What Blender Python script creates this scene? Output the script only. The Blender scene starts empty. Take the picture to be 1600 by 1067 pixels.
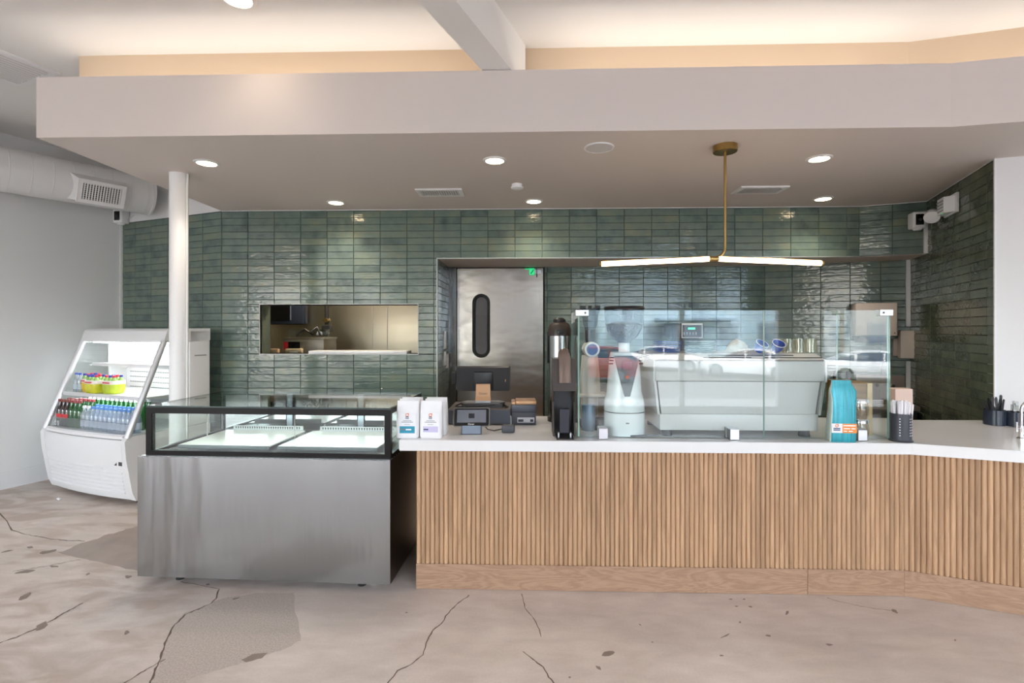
import bpy, bmesh, math, random
from mathutils import Matrix, Vector
R = math.radians
rnd = random.Random(7)
S = bpy.context.scene
C = S.collection

# ------------------------------------------------------------------ camera, sky, sun, exposure
CAM_H = 1.5; FPX = 800.0; CX = 800.0; CY = 515.0; PSI = R(1.75)
cam = bpy.data.cameras.new('camera'); cam_o = bpy.data.objects.new('camera', cam); C.objects.link(cam_o)
cam.sensor_fit = 'HORIZONTAL'; cam.sensor_width = 36.0; cam.lens = 36.0 * FPX / 1600.0
cam.shift_y = (CY - 533.5) / 1600.0
cam.clip_start = 0.05; cam.clip_end = 300
cam_o.location = (0, 0, CAM_H); cam_o.rotation_euler = (R(90), 0, PSI)
S.camera = cam_o

W = bpy.data.worlds.new('sky'); S.world = W; W.use_nodes = True
nt = W.node_tree; nt.nodes.clear()
sky = nt.nodes.new('ShaderNodeTexSky'); sky.sky_type = 'NISHITA'; sky.sun_disc = False
sky.sun_elevation = R(52); sky.sun_rotation = R(20); sky.air_density = 1.0; sky.dust_density = 1.5; sky.ozone_density = 1.0
bg = nt.nodes.new('ShaderNodeBackground'); bg.inputs[1].default_value = 1.0
wo = nt.nodes.new('ShaderNodeOutputWorld')
hz = nt.nodes.new('ShaderNodeHueSaturation'); hz.inputs['Saturation'].default_value = 0.36   # hazy sky
nt.links.new(sky.outputs[0], hz.inputs['Color']); nt.links.new(hz.outputs[0], bg.inputs[0]); nt.links.new(bg.outputs[0], wo.inputs[0])

def add_light(name, kind, loc, rot, energy, color=(1, 1, 1), **kw):
    l = bpy.data.lights.new(name, kind); l.energy = energy; l.color = color
    for k, v in kw.items(): setattr(l, k, v)
    o = bpy.data.objects.new(name, l); C.objects.link(o); o.location = loc; o.rotation_euler = rot
    return o
sun_o = add_light('sun', 'SUN', (0, 10, 20), (R(-38), R(-12), 0), 6.0, (1.0, 0.97, 0.92), angle=R(0.6))

S.view_settings.view_transform = 'Standard'; S.view_settings.look = 'None'
S.view_settings.gamma = 1.0; S.view_settings.use_curve_mapping = False
S.view_settings.exposure = 1.42
S.cycles.max_bounces = 10; S.cycles.diffuse_bounces = 5; S.cycles.glossy_bounces = 5
S.cycles.transmission_bounces = 6; S.cycles.transparent_max_bounces = 32
S.cycles.caustics_reflective = False; S.cycles.caustics_refractive = False
S.cycles.sample_clamp_indirect = 6.0

WARM = (1.0, 0.87, 0.72); COVEC = (1.0, 0.94, 0.86)
COVE_W = 3.0; CAN_W = 10.0; PENDANT_E = 4.0; KITCHEN_W = 14.0; CASE_W = 1.2; COOLER_W = 1.6

# ------------------------------------------------------------------ surveying helpers: a line of sight meets a real plane
_c, _s = math.cos(PSI), math.sin(PSI)
def ray(u, v):
    a = (u - CX) / FPX; b = -(v - CY) / FPX
    return (a * _c - _s, a * _s + _c, b)
def onZ(u, v, z):
    d = ray(u, v); t = (z - CAM_H) / d[2]; return Vector((d[0] * t, d[1] * t, z))
def onY(u, v, y):
    d = ray(u, v); t = y / d[1]; return Vector((d[0] * t, y, CAM_H + d[2] * t))
def onL(u, p, e):
    d = ray(u, CY); det = -d[0] * e[1] + e[0] * d[1]
    t = (-p[0] * e[1] + e[0] * p[1]) / det; return Vector((d[0] * t, d[1] * t))
def onLz(u, v, p, e):
    q = onL(u, p, e); return Vector((q.x, q.y, onY(u, v, q.y).z))
def meet(p, d, q, e):
    det = -d[0] * e[1] + e[0] * d[1]; rx, ry = q[0] - p[0], q[1] - p[1]
    t = (-rx * e[1] + e[0] * ry) / det; return Vector((p[0] + d[0] * t, p[1] + d[1] * t))

# ------------------------------------------------------------------ tagging
def tag(o, label=None, cat=None, group=None, kind=None):
    if label: o['label'] = label
    if cat: o['category'] = cat
    if group: o['group'] = group
    if kind: o['kind'] = kind
    return o
def thing(name, label, cat, loc=(0, 0, 0), rz=0.0, group=None):
    o = bpy.data.objects.new(name, None); C.objects.link(o); o.empty_display_size = 0.1
    o.location = loc; o.rotation_euler = (0, 0, rz)
    return tag(o, label, cat, group)
def copy_tree(o, parent=None):
    c = o.copy(); C.objects.link(c)
    if parent is not None: c.parent = parent
    for ch in list(o.children): copy_tree(ch, c)
    return c

# ------------------------------------------------------------------ mesh builder
class MB:
    def __init__(self): self.bm = bmesh.new(); self.mi = 0
    def _vs(self, pts): return [self.bm.verts.new(p) for p in pts]
    def face(self, vs):
        try:
            f = self.bm.faces.new(vs); f.material_index = self.mi; return f
        except ValueError: return None
    def poly(self, pts): self.face(self._vs(pts)); return self
    def box(self, x0, x1, y0, y1, z0, z1, bev=0.0, seg=2, mat=None):
        v = self._vs([(x0,y0,z0),(x1,y0,z0),(x1,y1,z0),(x0,y1,z0),(x0,y0,z1),(x1,y0,z1),(x1,y1,z1),(x0,y1,z1)])
        if mat is not None:
            for q in v: q.co = mat @ q.co
        fs = [self.face([v[i] for i in q]) for q in ((3,2,1,0),(4,5,6,7),(0,1,5,4),(1,2,6,5),(2,3,7,6),(3,0,4,7))]
        if bev > 0:
            es = list({e for f in fs for e in f.edges})
            r = bmesh.ops.bevel(self.bm, geom=es, offset=bev, segments=seg, affect='EDGES', profile=0.5)
            for f in r['faces']: f.material_index = self.mi
        return self
    def cbox(self, c, s, bev=0.0, rot=None, seg=2):
        m = Matrix.Translation(c)
        if rot is not None: m = m @ rot.to_4x4()
        return self.box(-s[0]/2, s[0]/2, -s[1]/2, s[1]/2, -s[2]/2, s[2]/2, bev, seg, m)
    def loft(self, rings, cap=True, closed=True):
        vr = [self._vs(r) for r in rings]; n = len(vr[0])
        for a, b in zip(vr, vr[1:]):
            for i in range(n if closed else n - 1):
                j = (i + 1) % n; self.face([a[i], a[j], b[j], b[i]])
        if cap: self.face(list(reversed(vr[0]))); self.face(vr[-1])
        return self
    def cyl(self, p0, p1, r0, r1=None, n=16, cap=True):
        r1 = r0 if r1 is None else r1
        p0, p1 = Vector(p0), Vector(p1); d = (p1 - p0).normalized()
        q = d.to_track_quat('Z', 'Y').to_matrix()
        ring = lambda p, r: [p + q @ Vector((r*math.cos(2*math.pi*i/n), r*math.sin(2*math.pi*i/n), 0)) for i in range(n)]
        return self.loft([ring(p0, r0), ring(p1, r1)], cap)
    def lathe(self, prof, n=20, c=(0, 0, 0), cap=True, axis='z', sx=1.0, sy=1.0):
        rings = []
        for r, z in prof:
            r = max(r, 1e-4)
            pts = []
            for i in range(n):
                a = 2*math.pi*i/n; x, y = r*sx*math.cos(a), r*sy*math.sin(a)
                if axis == 'z': p = (c[0]+x, c[1]+y, c[2]+z)
                elif axis == 'y': p = (c[0]+x, c[1]+z, c[2]-y)
                else: p = (c[0]+z, c[1]+x, c[2]+y)
                pts.append(p)
            rings.append(pts)
        return self.loft(rings, cap)
    def tube(self, pts, r, n=8, cap=True):
        pts = [Vector(p) for p in pts]; rings = []; up = None
        for i, p in enumerate(pts):
            d = ((pts[min(i+1, len(pts)-1)] - pts[max(i-1, 0)])).normalized()
            if up is None:
                up = d.orthogonal().normalized()
            up = (up - d * up.dot(d)).normalized(); w = d.cross(up)
            rr = r[i] if isinstance(r, (list, tuple)) else r
            rings.append([p + (up*math.cos(2*math.pi*k/n) + w*math.sin(2*math.pi*k/n))*rr for k in range(n)])
        return self.loft(rings, cap)
    def prism(self, pts, axis, a, b):
        if axis == 'z': f = lambda p, t: (p[0], p[1], t)
        elif axis == 'y': f = lambda p, t: (p[0], t, p[1])
        else: f = lambda p, t: (t, p[0], p[1])
        return self.loft([[f(p, a) for p in pts], [f(p, b) for p in pts]])
    def obj(self, name, mat, parent=None, smooth=None, loc=None, rz=0.0, label=None, kind=None):
        bmesh.ops.recalc_face_normals(self.bm, faces=self.bm.faces)
        me = bpy.data.meshes.new(name); self.bm.to_mesh(me); self.bm.free()
        for m in (mat if isinstance(mat, (list, tuple)) else [mat]): me.materials.append(m)
        if smooth:
            me.polygons.foreach_set('use_smooth', [True]*len(me.polygons)); me.set_sharp_from_angle(angle=R(smooth))
        o = bpy.data.objects.new(name, me); C.objects.link(o)
        if parent is not None: o.parent = parent
        if loc is not None: o.location = loc
        o.rotation_euler = (0, 0, rz)
        if label: o['label'] = label
        if kind: o['kind'] = kind
        return o
def rrect(w, h, r, n=4, cx=0, cy=0):
    pts = []
    for sx, sy, a0 in ((1, 1, 0), (-1, 1, 90), (-1, -1, 180), (1, -1, 270)):
        for k in range(n + 1):
            a = R(a0 + 90*k/n); pts.append((cx + sx*(w/2 - r) + r*math.cos(a), cy + sy*(h/2 - r) + r*math.sin(a)))
    return pts
def arc(c, r, a0, a1, n): return [(c[0]+r*math.cos(R(a0+(a1-a0)*k/n)), c[1]+r*math.sin(R(a0+(a1-a0)*k/n))) for k in range(n+1)]

# ------------------------------------------------------------------ materials
def lin(c):
    f = lambda x: (x/12.92 if x <= 0.04045 else ((x+0.055)/1.055)**2.4)
    return tuple(f(x/255.0) for x in c) + (1.0,)
def M(name, col, rough=0.5, metal=0.0, var=0.0, vscale=6.0, vstretch=(1,1,1), bump=0.0, bscale=40.0, bstretch=(1,1,1), bdist=0.01,
      emit=None, estr=0.0, spec=0.5, objvar=0.0, coat=0.0, detail=4.0, aniso=0.0, coords='Object'):
    m = bpy.data.materials.new(name); m.use_nodes = True; n = m.node_tree.nodes; L = m.node_tree.links
    p = n['Principled BSDF']
    p.inputs['Base Color'].default_value = lin(col); p.inputs['Roughness'].default_value = rough; p.inputs['Metallic'].default_value = metal
    p.inputs['Specular IOR Level'].default_value = spec; p.inputs['Coat Weight'].default_value = coat
    tc = n.new('ShaderNodeTexCoord')
    def mapped(stretch):
        mp = n.new('ShaderNodeMapping'); mp.inputs['Scale'].default_value = stretch; L.new(tc.outputs[coords], mp.inputs[0]); return mp.outputs[0]
    if var > 0 or objvar > 0:
        hsv = n.new('ShaderNodeHueSaturation'); hsv.inputs['Color'].default_value = lin(col)
        val = None
        if var > 0:
            nz = n.new('ShaderNodeTexNoise'); nz.inputs['Scale'].default_value = vscale; nz.inputs['Detail'].default_value = detail
            L.new(mapped(vstretch), nz.inputs['Vector'])
            mr = n.new('ShaderNodeMapRange'); mr.inputs['From Min'].default_value = 0.25; mr.inputs['From Max'].default_value = 0.75
            mr.inputs['To Min'].default_value = 1 - var; mr.inputs['To Max'].default_value = 1 + var
            L.new(nz.outputs[0], mr.inputs[0]); val = mr.outputs[0]
        if objvar > 0:
            oi = n.new('ShaderNodeObjectInfo'); mr2 = n.new('ShaderNodeMapRange')
            mr2.inputs['To Min'].default_value = 1 - objvar; mr2.inputs['To Max'].default_value = 1 + objvar
            L.new(oi.outputs['Random'], mr2.inputs[0])
            if val is None: val = mr2.outputs[0]
            else:
                mm = n.new('ShaderNodeMath'); mm.operation = 'MULTIPLY'; L.new(val, mm.inputs[0]); L.new(mr2.outputs[0], mm.inputs[1]); val = mm.outputs[0]
        L.new(val, hsv.inputs['Value']); L.new(hsv.outputs[0], p.inputs['Base Color'])
    if bump > 0:
        nz = n.new('ShaderNodeTexNoise'); nz.inputs['Scale'].default_value = bscale; nz.inputs['Detail'].default_value = 3
        L.new(mapped(bstretch), nz.inputs['Vector'])
        bp = n.new('ShaderNodeBump'); bp.inputs['Strength'].default_value = bump; bp.inputs['Distance'].default_value = bdist
        L.new(nz.outputs[0], bp.inputs['Height']); L.new(bp.outputs[0], p.inputs['Normal'])
    if emit is not None:
        p.inputs['Emission Color'].default_value = lin(emit); p.inputs['Emission Strength'].default_value = estr
    if aniso: p.inputs['Anisotropic'].default_value = aniso
    return m
def glass(name, tint=(250, 253, 252), f0=0.045, opaque=0.0, haze=(200, 210, 210)):
    m = bpy.data.materials.new(name); m.use_nodes = True; n = m.node_tree.nodes; L = m.node_tree.links; n.clear()
    g = n.new('ShaderNodeNewGeometry'); d = n.new('ShaderNodeVectorMath'); d.operation = 'DOT_PRODUCT'
    L.new(g.outputs['Incoming'], d.inputs[0]); L.new(g.outputs['Normal'], d.inputs[1])
    def mth(op, a, b=None):
        q = n.new('ShaderNodeMath'); q.operation = op
        for i, x in enumerate((a, b)):
            if x is None: continue
            if isinstance(x, (int, float)): q.inputs[i].default_value = x
            else: L.new(x, q.inputs[i])
        return q.outputs[0]
    k = mth('SUBTRACT', 1.0, mth('ABSOLUTE', d.outputs['Value']))
    fr = mth('ADD', mth('MULTIPLY', mth('POWER', k, 5.0), 1 - f0), f0)
    tr = n.new('ShaderNodeBsdfTransparent'); tr.inputs[0].default_value = lin(tint)
    gl = n.new('ShaderNodeBsdfGlossy'); gl.inputs['Roughness'].default_value = 0.0
    mx = n.new('ShaderNodeMixShader'); out = n.new('ShaderNodeOutputMaterial')
    base = tr.outputs[0]
    if opaque > 0:
        df = n.new('ShaderNodeBsdfDiffuse'); df.inputs[0].default_value = lin(haze)
        m2 = n.new('ShaderNodeMixShader'); m2.inputs[0].default_value = opaque; L.new(tr.outputs[0], m2.inputs[1]); L.new(df.outputs[0], m2.inputs[2]); base = m2.outputs[0]
    L.new(fr, mx.inputs[0]); L.new(base, mx.inputs[1]); L.new(gl.outputs[0], mx.inputs[2]); L.new(mx.outputs[0], out.inputs[0])
    return m

def tile_material(name, cols):
    m = bpy.data.materials.new(name); m.use_nodes = True; n = m.node_tree.nodes; L = m.node_tree.links; p = n['Principled BSDF']
    oi = n.new('ShaderNodeObjectInfo'); ge = n.new('ShaderNodeNewGeometry')
    ad = n.new('ShaderNodeMath'); ad.operation = 'ADD'; L.new(oi.outputs['Random'], ad.inputs[0]); L.new(ge.outputs['Random Per Island'], ad.inputs[1])
    fr = n.new('ShaderNodeMath'); fr.operation = 'FRACT'; L.new(ad.outputs[0], fr.inputs[0])
    nz = n.new('ShaderNodeTexNoise'); nz.inputs['Scale'].default_value = 9.0; nz.inputs['Detail'].default_value = 5.0
    L.new(ge.outputs['Position'], nz.inputs['Vector'])
    mx = n.new('ShaderNodeMath'); mx.operation = 'MULTIPLY_ADD'; mx.inputs[1].default_value = 1.25; L.new(nz.outputs[0], mx.inputs[0])
    hf = n.new('ShaderNodeMath'); hf.operation = 'MULTIPLY_ADD'; hf.inputs[1].default_value = 0.55; hf.inputs[2].default_value = -0.40
    L.new(fr.outputs[0], hf.inputs[0]); L.new(hf.outputs[0], mx.inputs[2])
    cr = n.new('ShaderNodeValToRGB'); L.new(mx.outputs[0], cr.inputs[0])
    cr.color_ramp.elements[0].position = 0.0; cr.color_ramp.elements[1].position = 1.0
    cr.color_ramp.elements[0].color = lin(cols[0]); cr.color_ramp.elements[1].color = lin(cols[-1])
    for i, c in enumerate(cols[1:-1]):
        e = cr.color_ramp.elements.new((i+1)/(len(cols)-1)); e.color = lin(c)
    L.new(cr.outputs[0], p.inputs['Base Color'])
    p.inputs['Roughness'].default_value = 0.045; p.inputs['Specular IOR Level'].default_value = 0.6
    mp = n.new('ShaderNodeMapping'); mp.inputs['Scale'].default_value = (19, 19, 46); L.new(ge.outputs['Position'], mp.inputs[0])
    b1 = n.new('ShaderNodeTexNoise'); b1.inputs['Scale'].default_value = 1.0; b1.inputs['Detail'].default_value = 2.0
    L.new(mp.outputs[0], b1.inputs['Vector'])
    bp = n.new('ShaderNodeBump'); bp.inputs['Strength'].default_value = 0.6; bp.inputs['Distance'].default_value = 0.004
    L.new(b1.outputs[0], bp.inputs['Height']); L.new(bp.outputs[0], p.inputs['Normal'])
    return m

WHITE = M('white wall paint', (228, 228, 228), 0.7)
CEIL = M('ceiling paint', (232, 230, 227), 0.8)
SOFFIT = M('soffit paint', (216, 206, 200), 0.75)
TAN = M('cove tan paint', (212, 190, 163), 0.75)
GROUT = M('dark grout', (78, 84, 80), 0.85)
TILE = tile_material('green glazed tile', [(79, 93, 88), (93, 110, 104), (104, 121, 113), (113, 127, 113), (124, 130, 111)])
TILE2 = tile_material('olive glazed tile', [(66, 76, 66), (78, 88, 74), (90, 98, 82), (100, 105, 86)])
TRIMM = M('tile edge trim', (186, 190, 188), 0.35, 0.6)
STEEL = M('brushed steel', (152, 152, 151), 0.2, 1.0, var=0.025, vscale=3, vstretch=(60, 60, 0.6), bump=0.5, bscale=1.0, bstretch=(4, 4, 0.55), bdist=0.03)
STEELD = M('brushed door steel', (200, 196, 190), 0.24, 1.0, var=0.06, vscale=5, vstretch=(40, 40, 0.6), bump=0.32, bscale=1.4, bstretch=(0.8, 1, 1.5), bdist=0.06)
STEELK = M('kitchen steel', (176, 168, 150), 0.33, 1.0, bump=0.1, bscale=2, bstretch=(1, 1, 1), bdist=0.05)
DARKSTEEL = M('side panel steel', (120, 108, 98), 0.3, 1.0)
CHROME = M('chrome', (230, 230, 232), 0.08, 1.0)
SATIN = M('satin aluminium', (205, 206, 208), 0.3, 1.0)
BRASS = M('aged brass', (172, 142, 88), 0.28, 1.0)
BLACK = M('black plastic', (28, 28, 30), 0.4)
BLACKM = M('black metal frame', (15, 10, 9), 0.3, spec=0.2)
BLACKG = M('black gloss', (14, 14, 16), 0.08)
RUBBER = M('black rubber', (24, 23, 22), 0.6)
CHAR = M('charcoal plastic', (62, 64, 70), 0.45)
SLATE = M('slate grey plastic', (78, 82, 92), 0.4)
BROWNB = M('dark brown powder coat', (58, 48, 43), 0.45)
PLAST = M('white plastic', (232, 232, 232), 0.35)
PLASTW = M('white enamel', (236, 236, 237), 0.22)
MACHW = M('machine grey-white enamel', (198, 197, 196), 0.25)
SEAM = M('panel seam grey', (150, 150, 150), 0.5)
BEIGE = M('beige plastic', (206, 192, 180), 0.4)
QUARTZ = M('white quartz', (221, 220, 219), 0.22, var=0.025, vscale=2.5, detail=8)
DARKGAP = M('dark gap', (16, 15, 15), 0.8)
LAMPW = M('warm lamp lens', (255, 246, 230), 0.4, emit=(255, 226, 184), estr=9.0)
TUBEW = M('glowing tube', (255, 244, 225), 0.4, emit=(255, 222, 176), estr=PENDANT_E)
COOLLED = M('cool led diffuser', (255, 255, 255), 0.4, emit=(240, 248, 255), estr=4.0)
GLASS = glass('clear glass', f0=0.05)
GUARD = glass('sneeze guard glass', tint=(250, 253, 252), f0=0.04)
CASEGL = glass('display glass', tint=(249, 253, 251), f0=0.045)
GLEDGE = M('green glass edge', (170, 200, 190), 0.15)
MIRGL = glass('mirrored door glass', tint=(200, 215, 212), f0=0.5)
ACRYL = glass('smoky acrylic', tint=(246, 247, 248), f0=0.02, opaque=0.10)
CLEARPL = glass('clear plastic', tint=(226, 228, 226), f0=0.09)
WOODB = None

def wood(name, a, b, scale, stretch, objvar=0.14, knots=False):
    m = bpy.data.materials.new(name); m.use_nodes = True; n = m.node_tree.nodes; L = m.node_tree.links; p = n['Principled BSDF']
    tc = n.new('ShaderNodeTexCoord'); oi = n.new('ShaderNodeObjectInfo')
    add = n.new('ShaderNodeVectorMath'); add.operation = 'ADD'
    sc = n.new('ShaderNodeVectorMath'); sc.operation = 'SCALE'; sc.inputs['Scale'].default_value = 37.0
    cmb = n.new('ShaderNodeCombineXYZ'); L.new(oi.outputs['Random'], cmb.inputs[0]); L.new(oi.outputs['Random'], cmb.inputs[2])
    L.new(cmb.outputs[0], sc.inputs[0]); L.new(tc.outputs['Object'], add.inputs[0]); L.new(sc.outputs[0], add.inputs[1])
    mp = n.new('ShaderNodeMapping'); mp.inputs['Scale'].default_value = stretch; L.new(add.outputs[0], mp.inputs[0])
    nz = n.new('ShaderNodeTexNoise'); nz.inputs['Scale'].default_value = scale; nz.inputs['Detail'].default_value = 5; nz.inputs['Distortion'].default_value = 0.8
    L.new(mp.outputs[0], nz.inputs['Vector'])
    src = nz.outputs[0]
    if knots:
        wv = n.new('ShaderNodeMath'); wv.operation = 'MULTIPLY'; wv.inputs[1].default_value = 9.0; L.new(nz.outputs[0], wv.inputs[0])
        fr = n.new('ShaderNodeMath'); fr.operation = 'PINGPONG'; fr.inputs[1].default_value = 0.5; L.new(wv.outputs[0], fr.inputs[0])
        fine = n.new('ShaderNodeTexNoise'); fine.inputs['Scale'].default_value = scale*9; fine.inputs['Detail'].default_value = 3
        L.new(mp.outputs[0], fine.inputs['Vector'])
        mm = n.new('ShaderNodeMath'); mm.operation = 'MULTIPLY_ADD'; mm.inputs[1].default_value = 0.8; L.new(fr.outputs[0], mm.inputs[0])
        f2 = n.new('ShaderNodeMath'); f2.operation = 'MULTIPLY'; f2.inputs[1].default_value = 0.6; L.new(fine.outputs[0], f2.inputs[0]); L.new(f2.outputs[0], mm.inputs[2])
        src = mm.outputs[0]
    cr = n.new('ShaderNodeValToRGB'); cr.color_ramp.elements[0].position = 0.28; cr.color_ramp.elements[1].position = 0.72
    cr.color_ramp.elements[0].color = lin(a); cr.color_ramp.elements[1].color = lin(b); L.new(src, cr.inputs[0])
    hsv = n.new('ShaderNodeHueSaturation'); mr = n.new('ShaderNodeMapRange'); mr.inputs['To Min'].default_value = 1-objvar; mr.inputs['To Max'].default_value = 1+objvar
    L.new(oi.outputs['Random'], mr.inputs[0]); L.new(mr.outputs[0], hsv.inputs['Value']); L.new(cr.outputs[0], hsv.inputs['Color'])
    L.new(hsv.outputs[0], p.inputs['Base Color']); p.inputs['Roughness'].default_value = 0.5
    return m
OAKS = wood('oak dowel', (156, 122, 92), (190, 154, 120), 3.0, (14, 14, 1.1))
OAKP = wood('oak plank', (150, 118, 94), (170, 137, 111), 1.6, (1.2, 6, 7), 0.05, True)
BAMBOO = wood('bamboo box', (128, 96, 50), (162, 126, 74), 3.0, (0.8, 6, 16), 0.03)

# ------------------------------------------------------------------ main plan
BET = R(20.5)
b1 = Vector((math.cos(BET), -math.sin(BET))); b2 = Vector((math.sin(BET), math.cos(BET)))
SOF = 2.7; TOP = 3.35; YB = 5.09; YR = 5.8; HEAD = 2.212
BL = Vector((-3.091, YB)); P = Vector((3.226, YB)); RW = Vector((3.286, 3.698))
XRL = -0.904
Qb = Vector((2.6466, YR))
c1 = meet(P, b1, RW, b2); c2 = meet(Qb, b1, RW, b2)
WC = onL(192, BL, b1)                       # corner of the white wall and the tiled wall
V3 = lambda p, z: Vector((p[0], p[1], z))

# ------------------------------------------------------------------ floor
def floor_material():
    m = bpy.data.materials.new('worn concrete'); m.use_nodes = True; n = m.node_tree.nodes; L = m.node_tree.links; p = n['Principled BSDF']
    tc = n.new('ShaderNodeTexCoord')
    def noise(scale, detail, stretch=(1,1,1), rot=0, dist=0.0):
        mp = n.new('ShaderNodeMapping'); mp.inputs['Scale'].default_value = stretch; mp.inputs['Rotation'].default_value = (0, 0, rot); L.new(tc.outputs['Object'], mp.inputs[0])
        q = n.new('ShaderNodeTexNoise'); q.inputs['Scale'].default_value = scale; q.inputs['Detail'].default_value = detail; q.inputs['Distortion'].default_value = dist
        L.new(mp.outputs[0], q.inputs['Vector']); return q.outputs[0]
    a = noise(1.5, 6, dist=0.6); b = noise(5, 5, (1, 2.6, 1), R(35), 0.5); c = noise(90, 3)
    def madd(x, k, y):
        q = n.new('ShaderNodeMath'); q.operation = 'MULTIPLY_ADD'; L.new(x, q.inputs[0]); q.inputs[1].default_value = k
        if isinstance(y, float): q.inputs[2].default_value = y
        else: L.new(y, q.inputs[2])
        return q.outputs[0]
    v = madd(a, 0.40, madd(b, 0.32, madd(c, 0.14, 0.075)))
    cr = n.new('ShaderNodeValToRGB'); L.new(v, cr.inputs[0])
    els = cr.color_ramp.elements; els[0].position = 0.32; els[0].color = lin((186, 173, 164)); els[1].position = 0.72; els[1].color = lin((230, 219, 211))
    e = els.new(0.48); e.color = lin((204, 191, 182)); e = els.new(0.6); e.color = lin((217, 205, 196))
    # the screed to the left of the room is browner and stained
    sx = n.new('ShaderNodeSeparateXYZ'); L.new(tc.outputs['Object'], sx.inputs[0])
    mr = n.new('ShaderNodeMapRange'); mr.inputs['From Min'].default_value = -0.6; mr.inputs['From Max'].default_value = -2.6; mr.interpolation_type = 'SMOOTHSTEP'; L.new(sx.outputs[0], mr.inputs[0])
    st = noise(2.2, 5, (1, 2.2, 1), R(25), 1.2)
    ms = n.new('ShaderNodeMapRange'); ms.inputs['From Min'].default_value = 0.45; ms.inputs['From Max'].default_value = 0.62; L.new(st, ms.inputs[0])
    mu = n.new('ShaderNodeMath'); mu.operation = 'MULTIPLY'; L.new(mr.outputs[0], mu.inputs[0]); L.new(ms.outputs[0], mu.inputs[1])
    mu2 = n.new('ShaderNodeMath'); mu2.operation = 'MULTIPLY'; mu2.inputs[1].default_value = 0.6; L.new(mu.outputs[0], mu2.inputs[0])
    mix = n.new('ShaderNodeMix'); mix.data_type = 'RGBA'; L.new(mu2.outputs[0], mix.inputs[0]); L.new(cr.outputs[0], mix.inputs[6]); mix.inputs[7].default_value = lin((166, 144, 126))
    L.new(mix.outputs[2], p.inputs['Base Color'])
    rr = n.new('ShaderNodeMapRange'); rr.inputs['To Min'].default_value = 0.38; rr.inputs['To Max'].default_value = 0.6; L.new(a, rr.inputs[0]); L.new(rr.outputs[0], p.inputs['Roughness'])
    bp = n.new('ShaderNodeBump'); bp.inputs['Strength'].default_value = 0.12; bp.inputs['Distance'].default_value = 0.01; L.new(b, bp.inputs['Height']); L.new(bp.outputs[0], p.inputs['Normal'])
    return m
FLOORM = floor_material()
fl = MB().box(-9, 8, -3.3, 7.2, -0.25, 0).obj('floor', FLOORM, kind='structure')
CRACK = M('dark crack line', (108, 94, 84), 0.9)  # the floor cracks' own dark brown
PATCH = M('exposed aggregate patch', (188, 176, 167), 0.6, var=0.25, vscale=130, detail=3, bump=0.2, bscale=70, bdist=0.004)
PATCHD = M('grey mortar patch', (162, 147, 137), 0.55, var=0.10, vscale=7)
STAIN = M('dark chip', (140, 126, 116), 0.7, var=0.1, vscale=20)
def crack(px, w0, w1=None):
    w1 = w1 or w0; pts = []
    for (a, b), (c_, d) in zip(px, px[1:]):
        n = max(2, int(math.hypot(c_-a, d-b)/5))
        for k in range(n): pts.append((a+(c_-a)*k/n, b+(d-b)*k/n))
    pts.append(px[-1]); P3 = [onZ(a+rnd.uniform(-.9,.9), b+rnd.uniform(-.5,.5), 0) for a, b in pts]
    L_, R_ = [], []
    for i, q in enumerate(P3):
        d = (P3[min(i+1, len(P3)-1)] - P3[max(i-1, 0)]); d.z = 0; d.normalize(); nrm = Vector((-d.y, d.x, 0))
        w = (w0 + (w1-w0)*i/len(P3)) * rnd.uniform(0.5, 1.3) / 2
        L_.append(q + nrm*w + Vector((0, 0, .0009))); R_.append(q - nrm*w + Vector((0, 0, .0009)))
    m = MB(); a = m._vs(L_); b = m._vs(R_)
    for i in range(len(a)-1): m.face([b[i], b[i+1], a[i+1], a[i]])
    m.obj('crack', CRACK, fl)
def patch(px, mat, name, z=.0005, jit=2.0):
    pts = []
    for (a, b), (c_, d) in zip(px, px[1:]+px[:1]):
        n = max(1, int(math.hypot(c_-a, d-b)/7))
        for k in range(n): pts.append((a+(c_-a)*k/n + rnd.uniform(-jit, jit), b+(d-b)*k/n + rnd.uniform(-jit, jit)*.5))
    MB().poly([onZ(a, b, z) for a, b in pts]).obj(name, mat, fl)
patch([(288,958),(330,944),(342,936),(400,927),(458,926),(464,965),(470,1000),(440,1016),(400,1029),(350,1045),(300,1058),(282,1072),(236,1072),(255,1020),(268,980)], PATCH, 'floor_patch')
patch([(90,863),(150,841),(212,822),(260,815),(260,905),(213,892),(165,880),(125,872)], PATCHD, 'floor_patch')
patch([(376,1031),(395,1022),(418,1019),(410,1028),(385,1034)], STAIN, 'floor_chip', .0011, 1)
for px, w in (([(733,930),(713,945),(697,962),(690,975),(676,985),(668,1000),(661,1023),(640,1040),(622,1048),(604,1070)], .006),
              ([(815,928),(820,950),(835,968),(843,983),(845,995)], .004), ([(817,1018),(832,1030),(848,1042),(858,1058),(868,1070)], .006),
              ([(0,802),(12,815),(18,828),(45,836),(80,842),(105,845),(133,845)], .008), ([(-5,1006),(25,996),(55,983),(75,973),(100,958),(130,942)], .009),
              ([(342,920),(338,935),(330,943),(290,960),(270,980),(258,1005),(250,1030),(233,1070)], .009), ([(258,1030),(225,1048),(190,1070)], .006),
              ([(1293,934),(1310,940),(1335,945),(1360,950),(1400,955)], .004), ([(20,893),(70,885),(125,874)], .006), ([(283,909),(310,914),(342,920)], .005)):
    crack(px, w)
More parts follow.
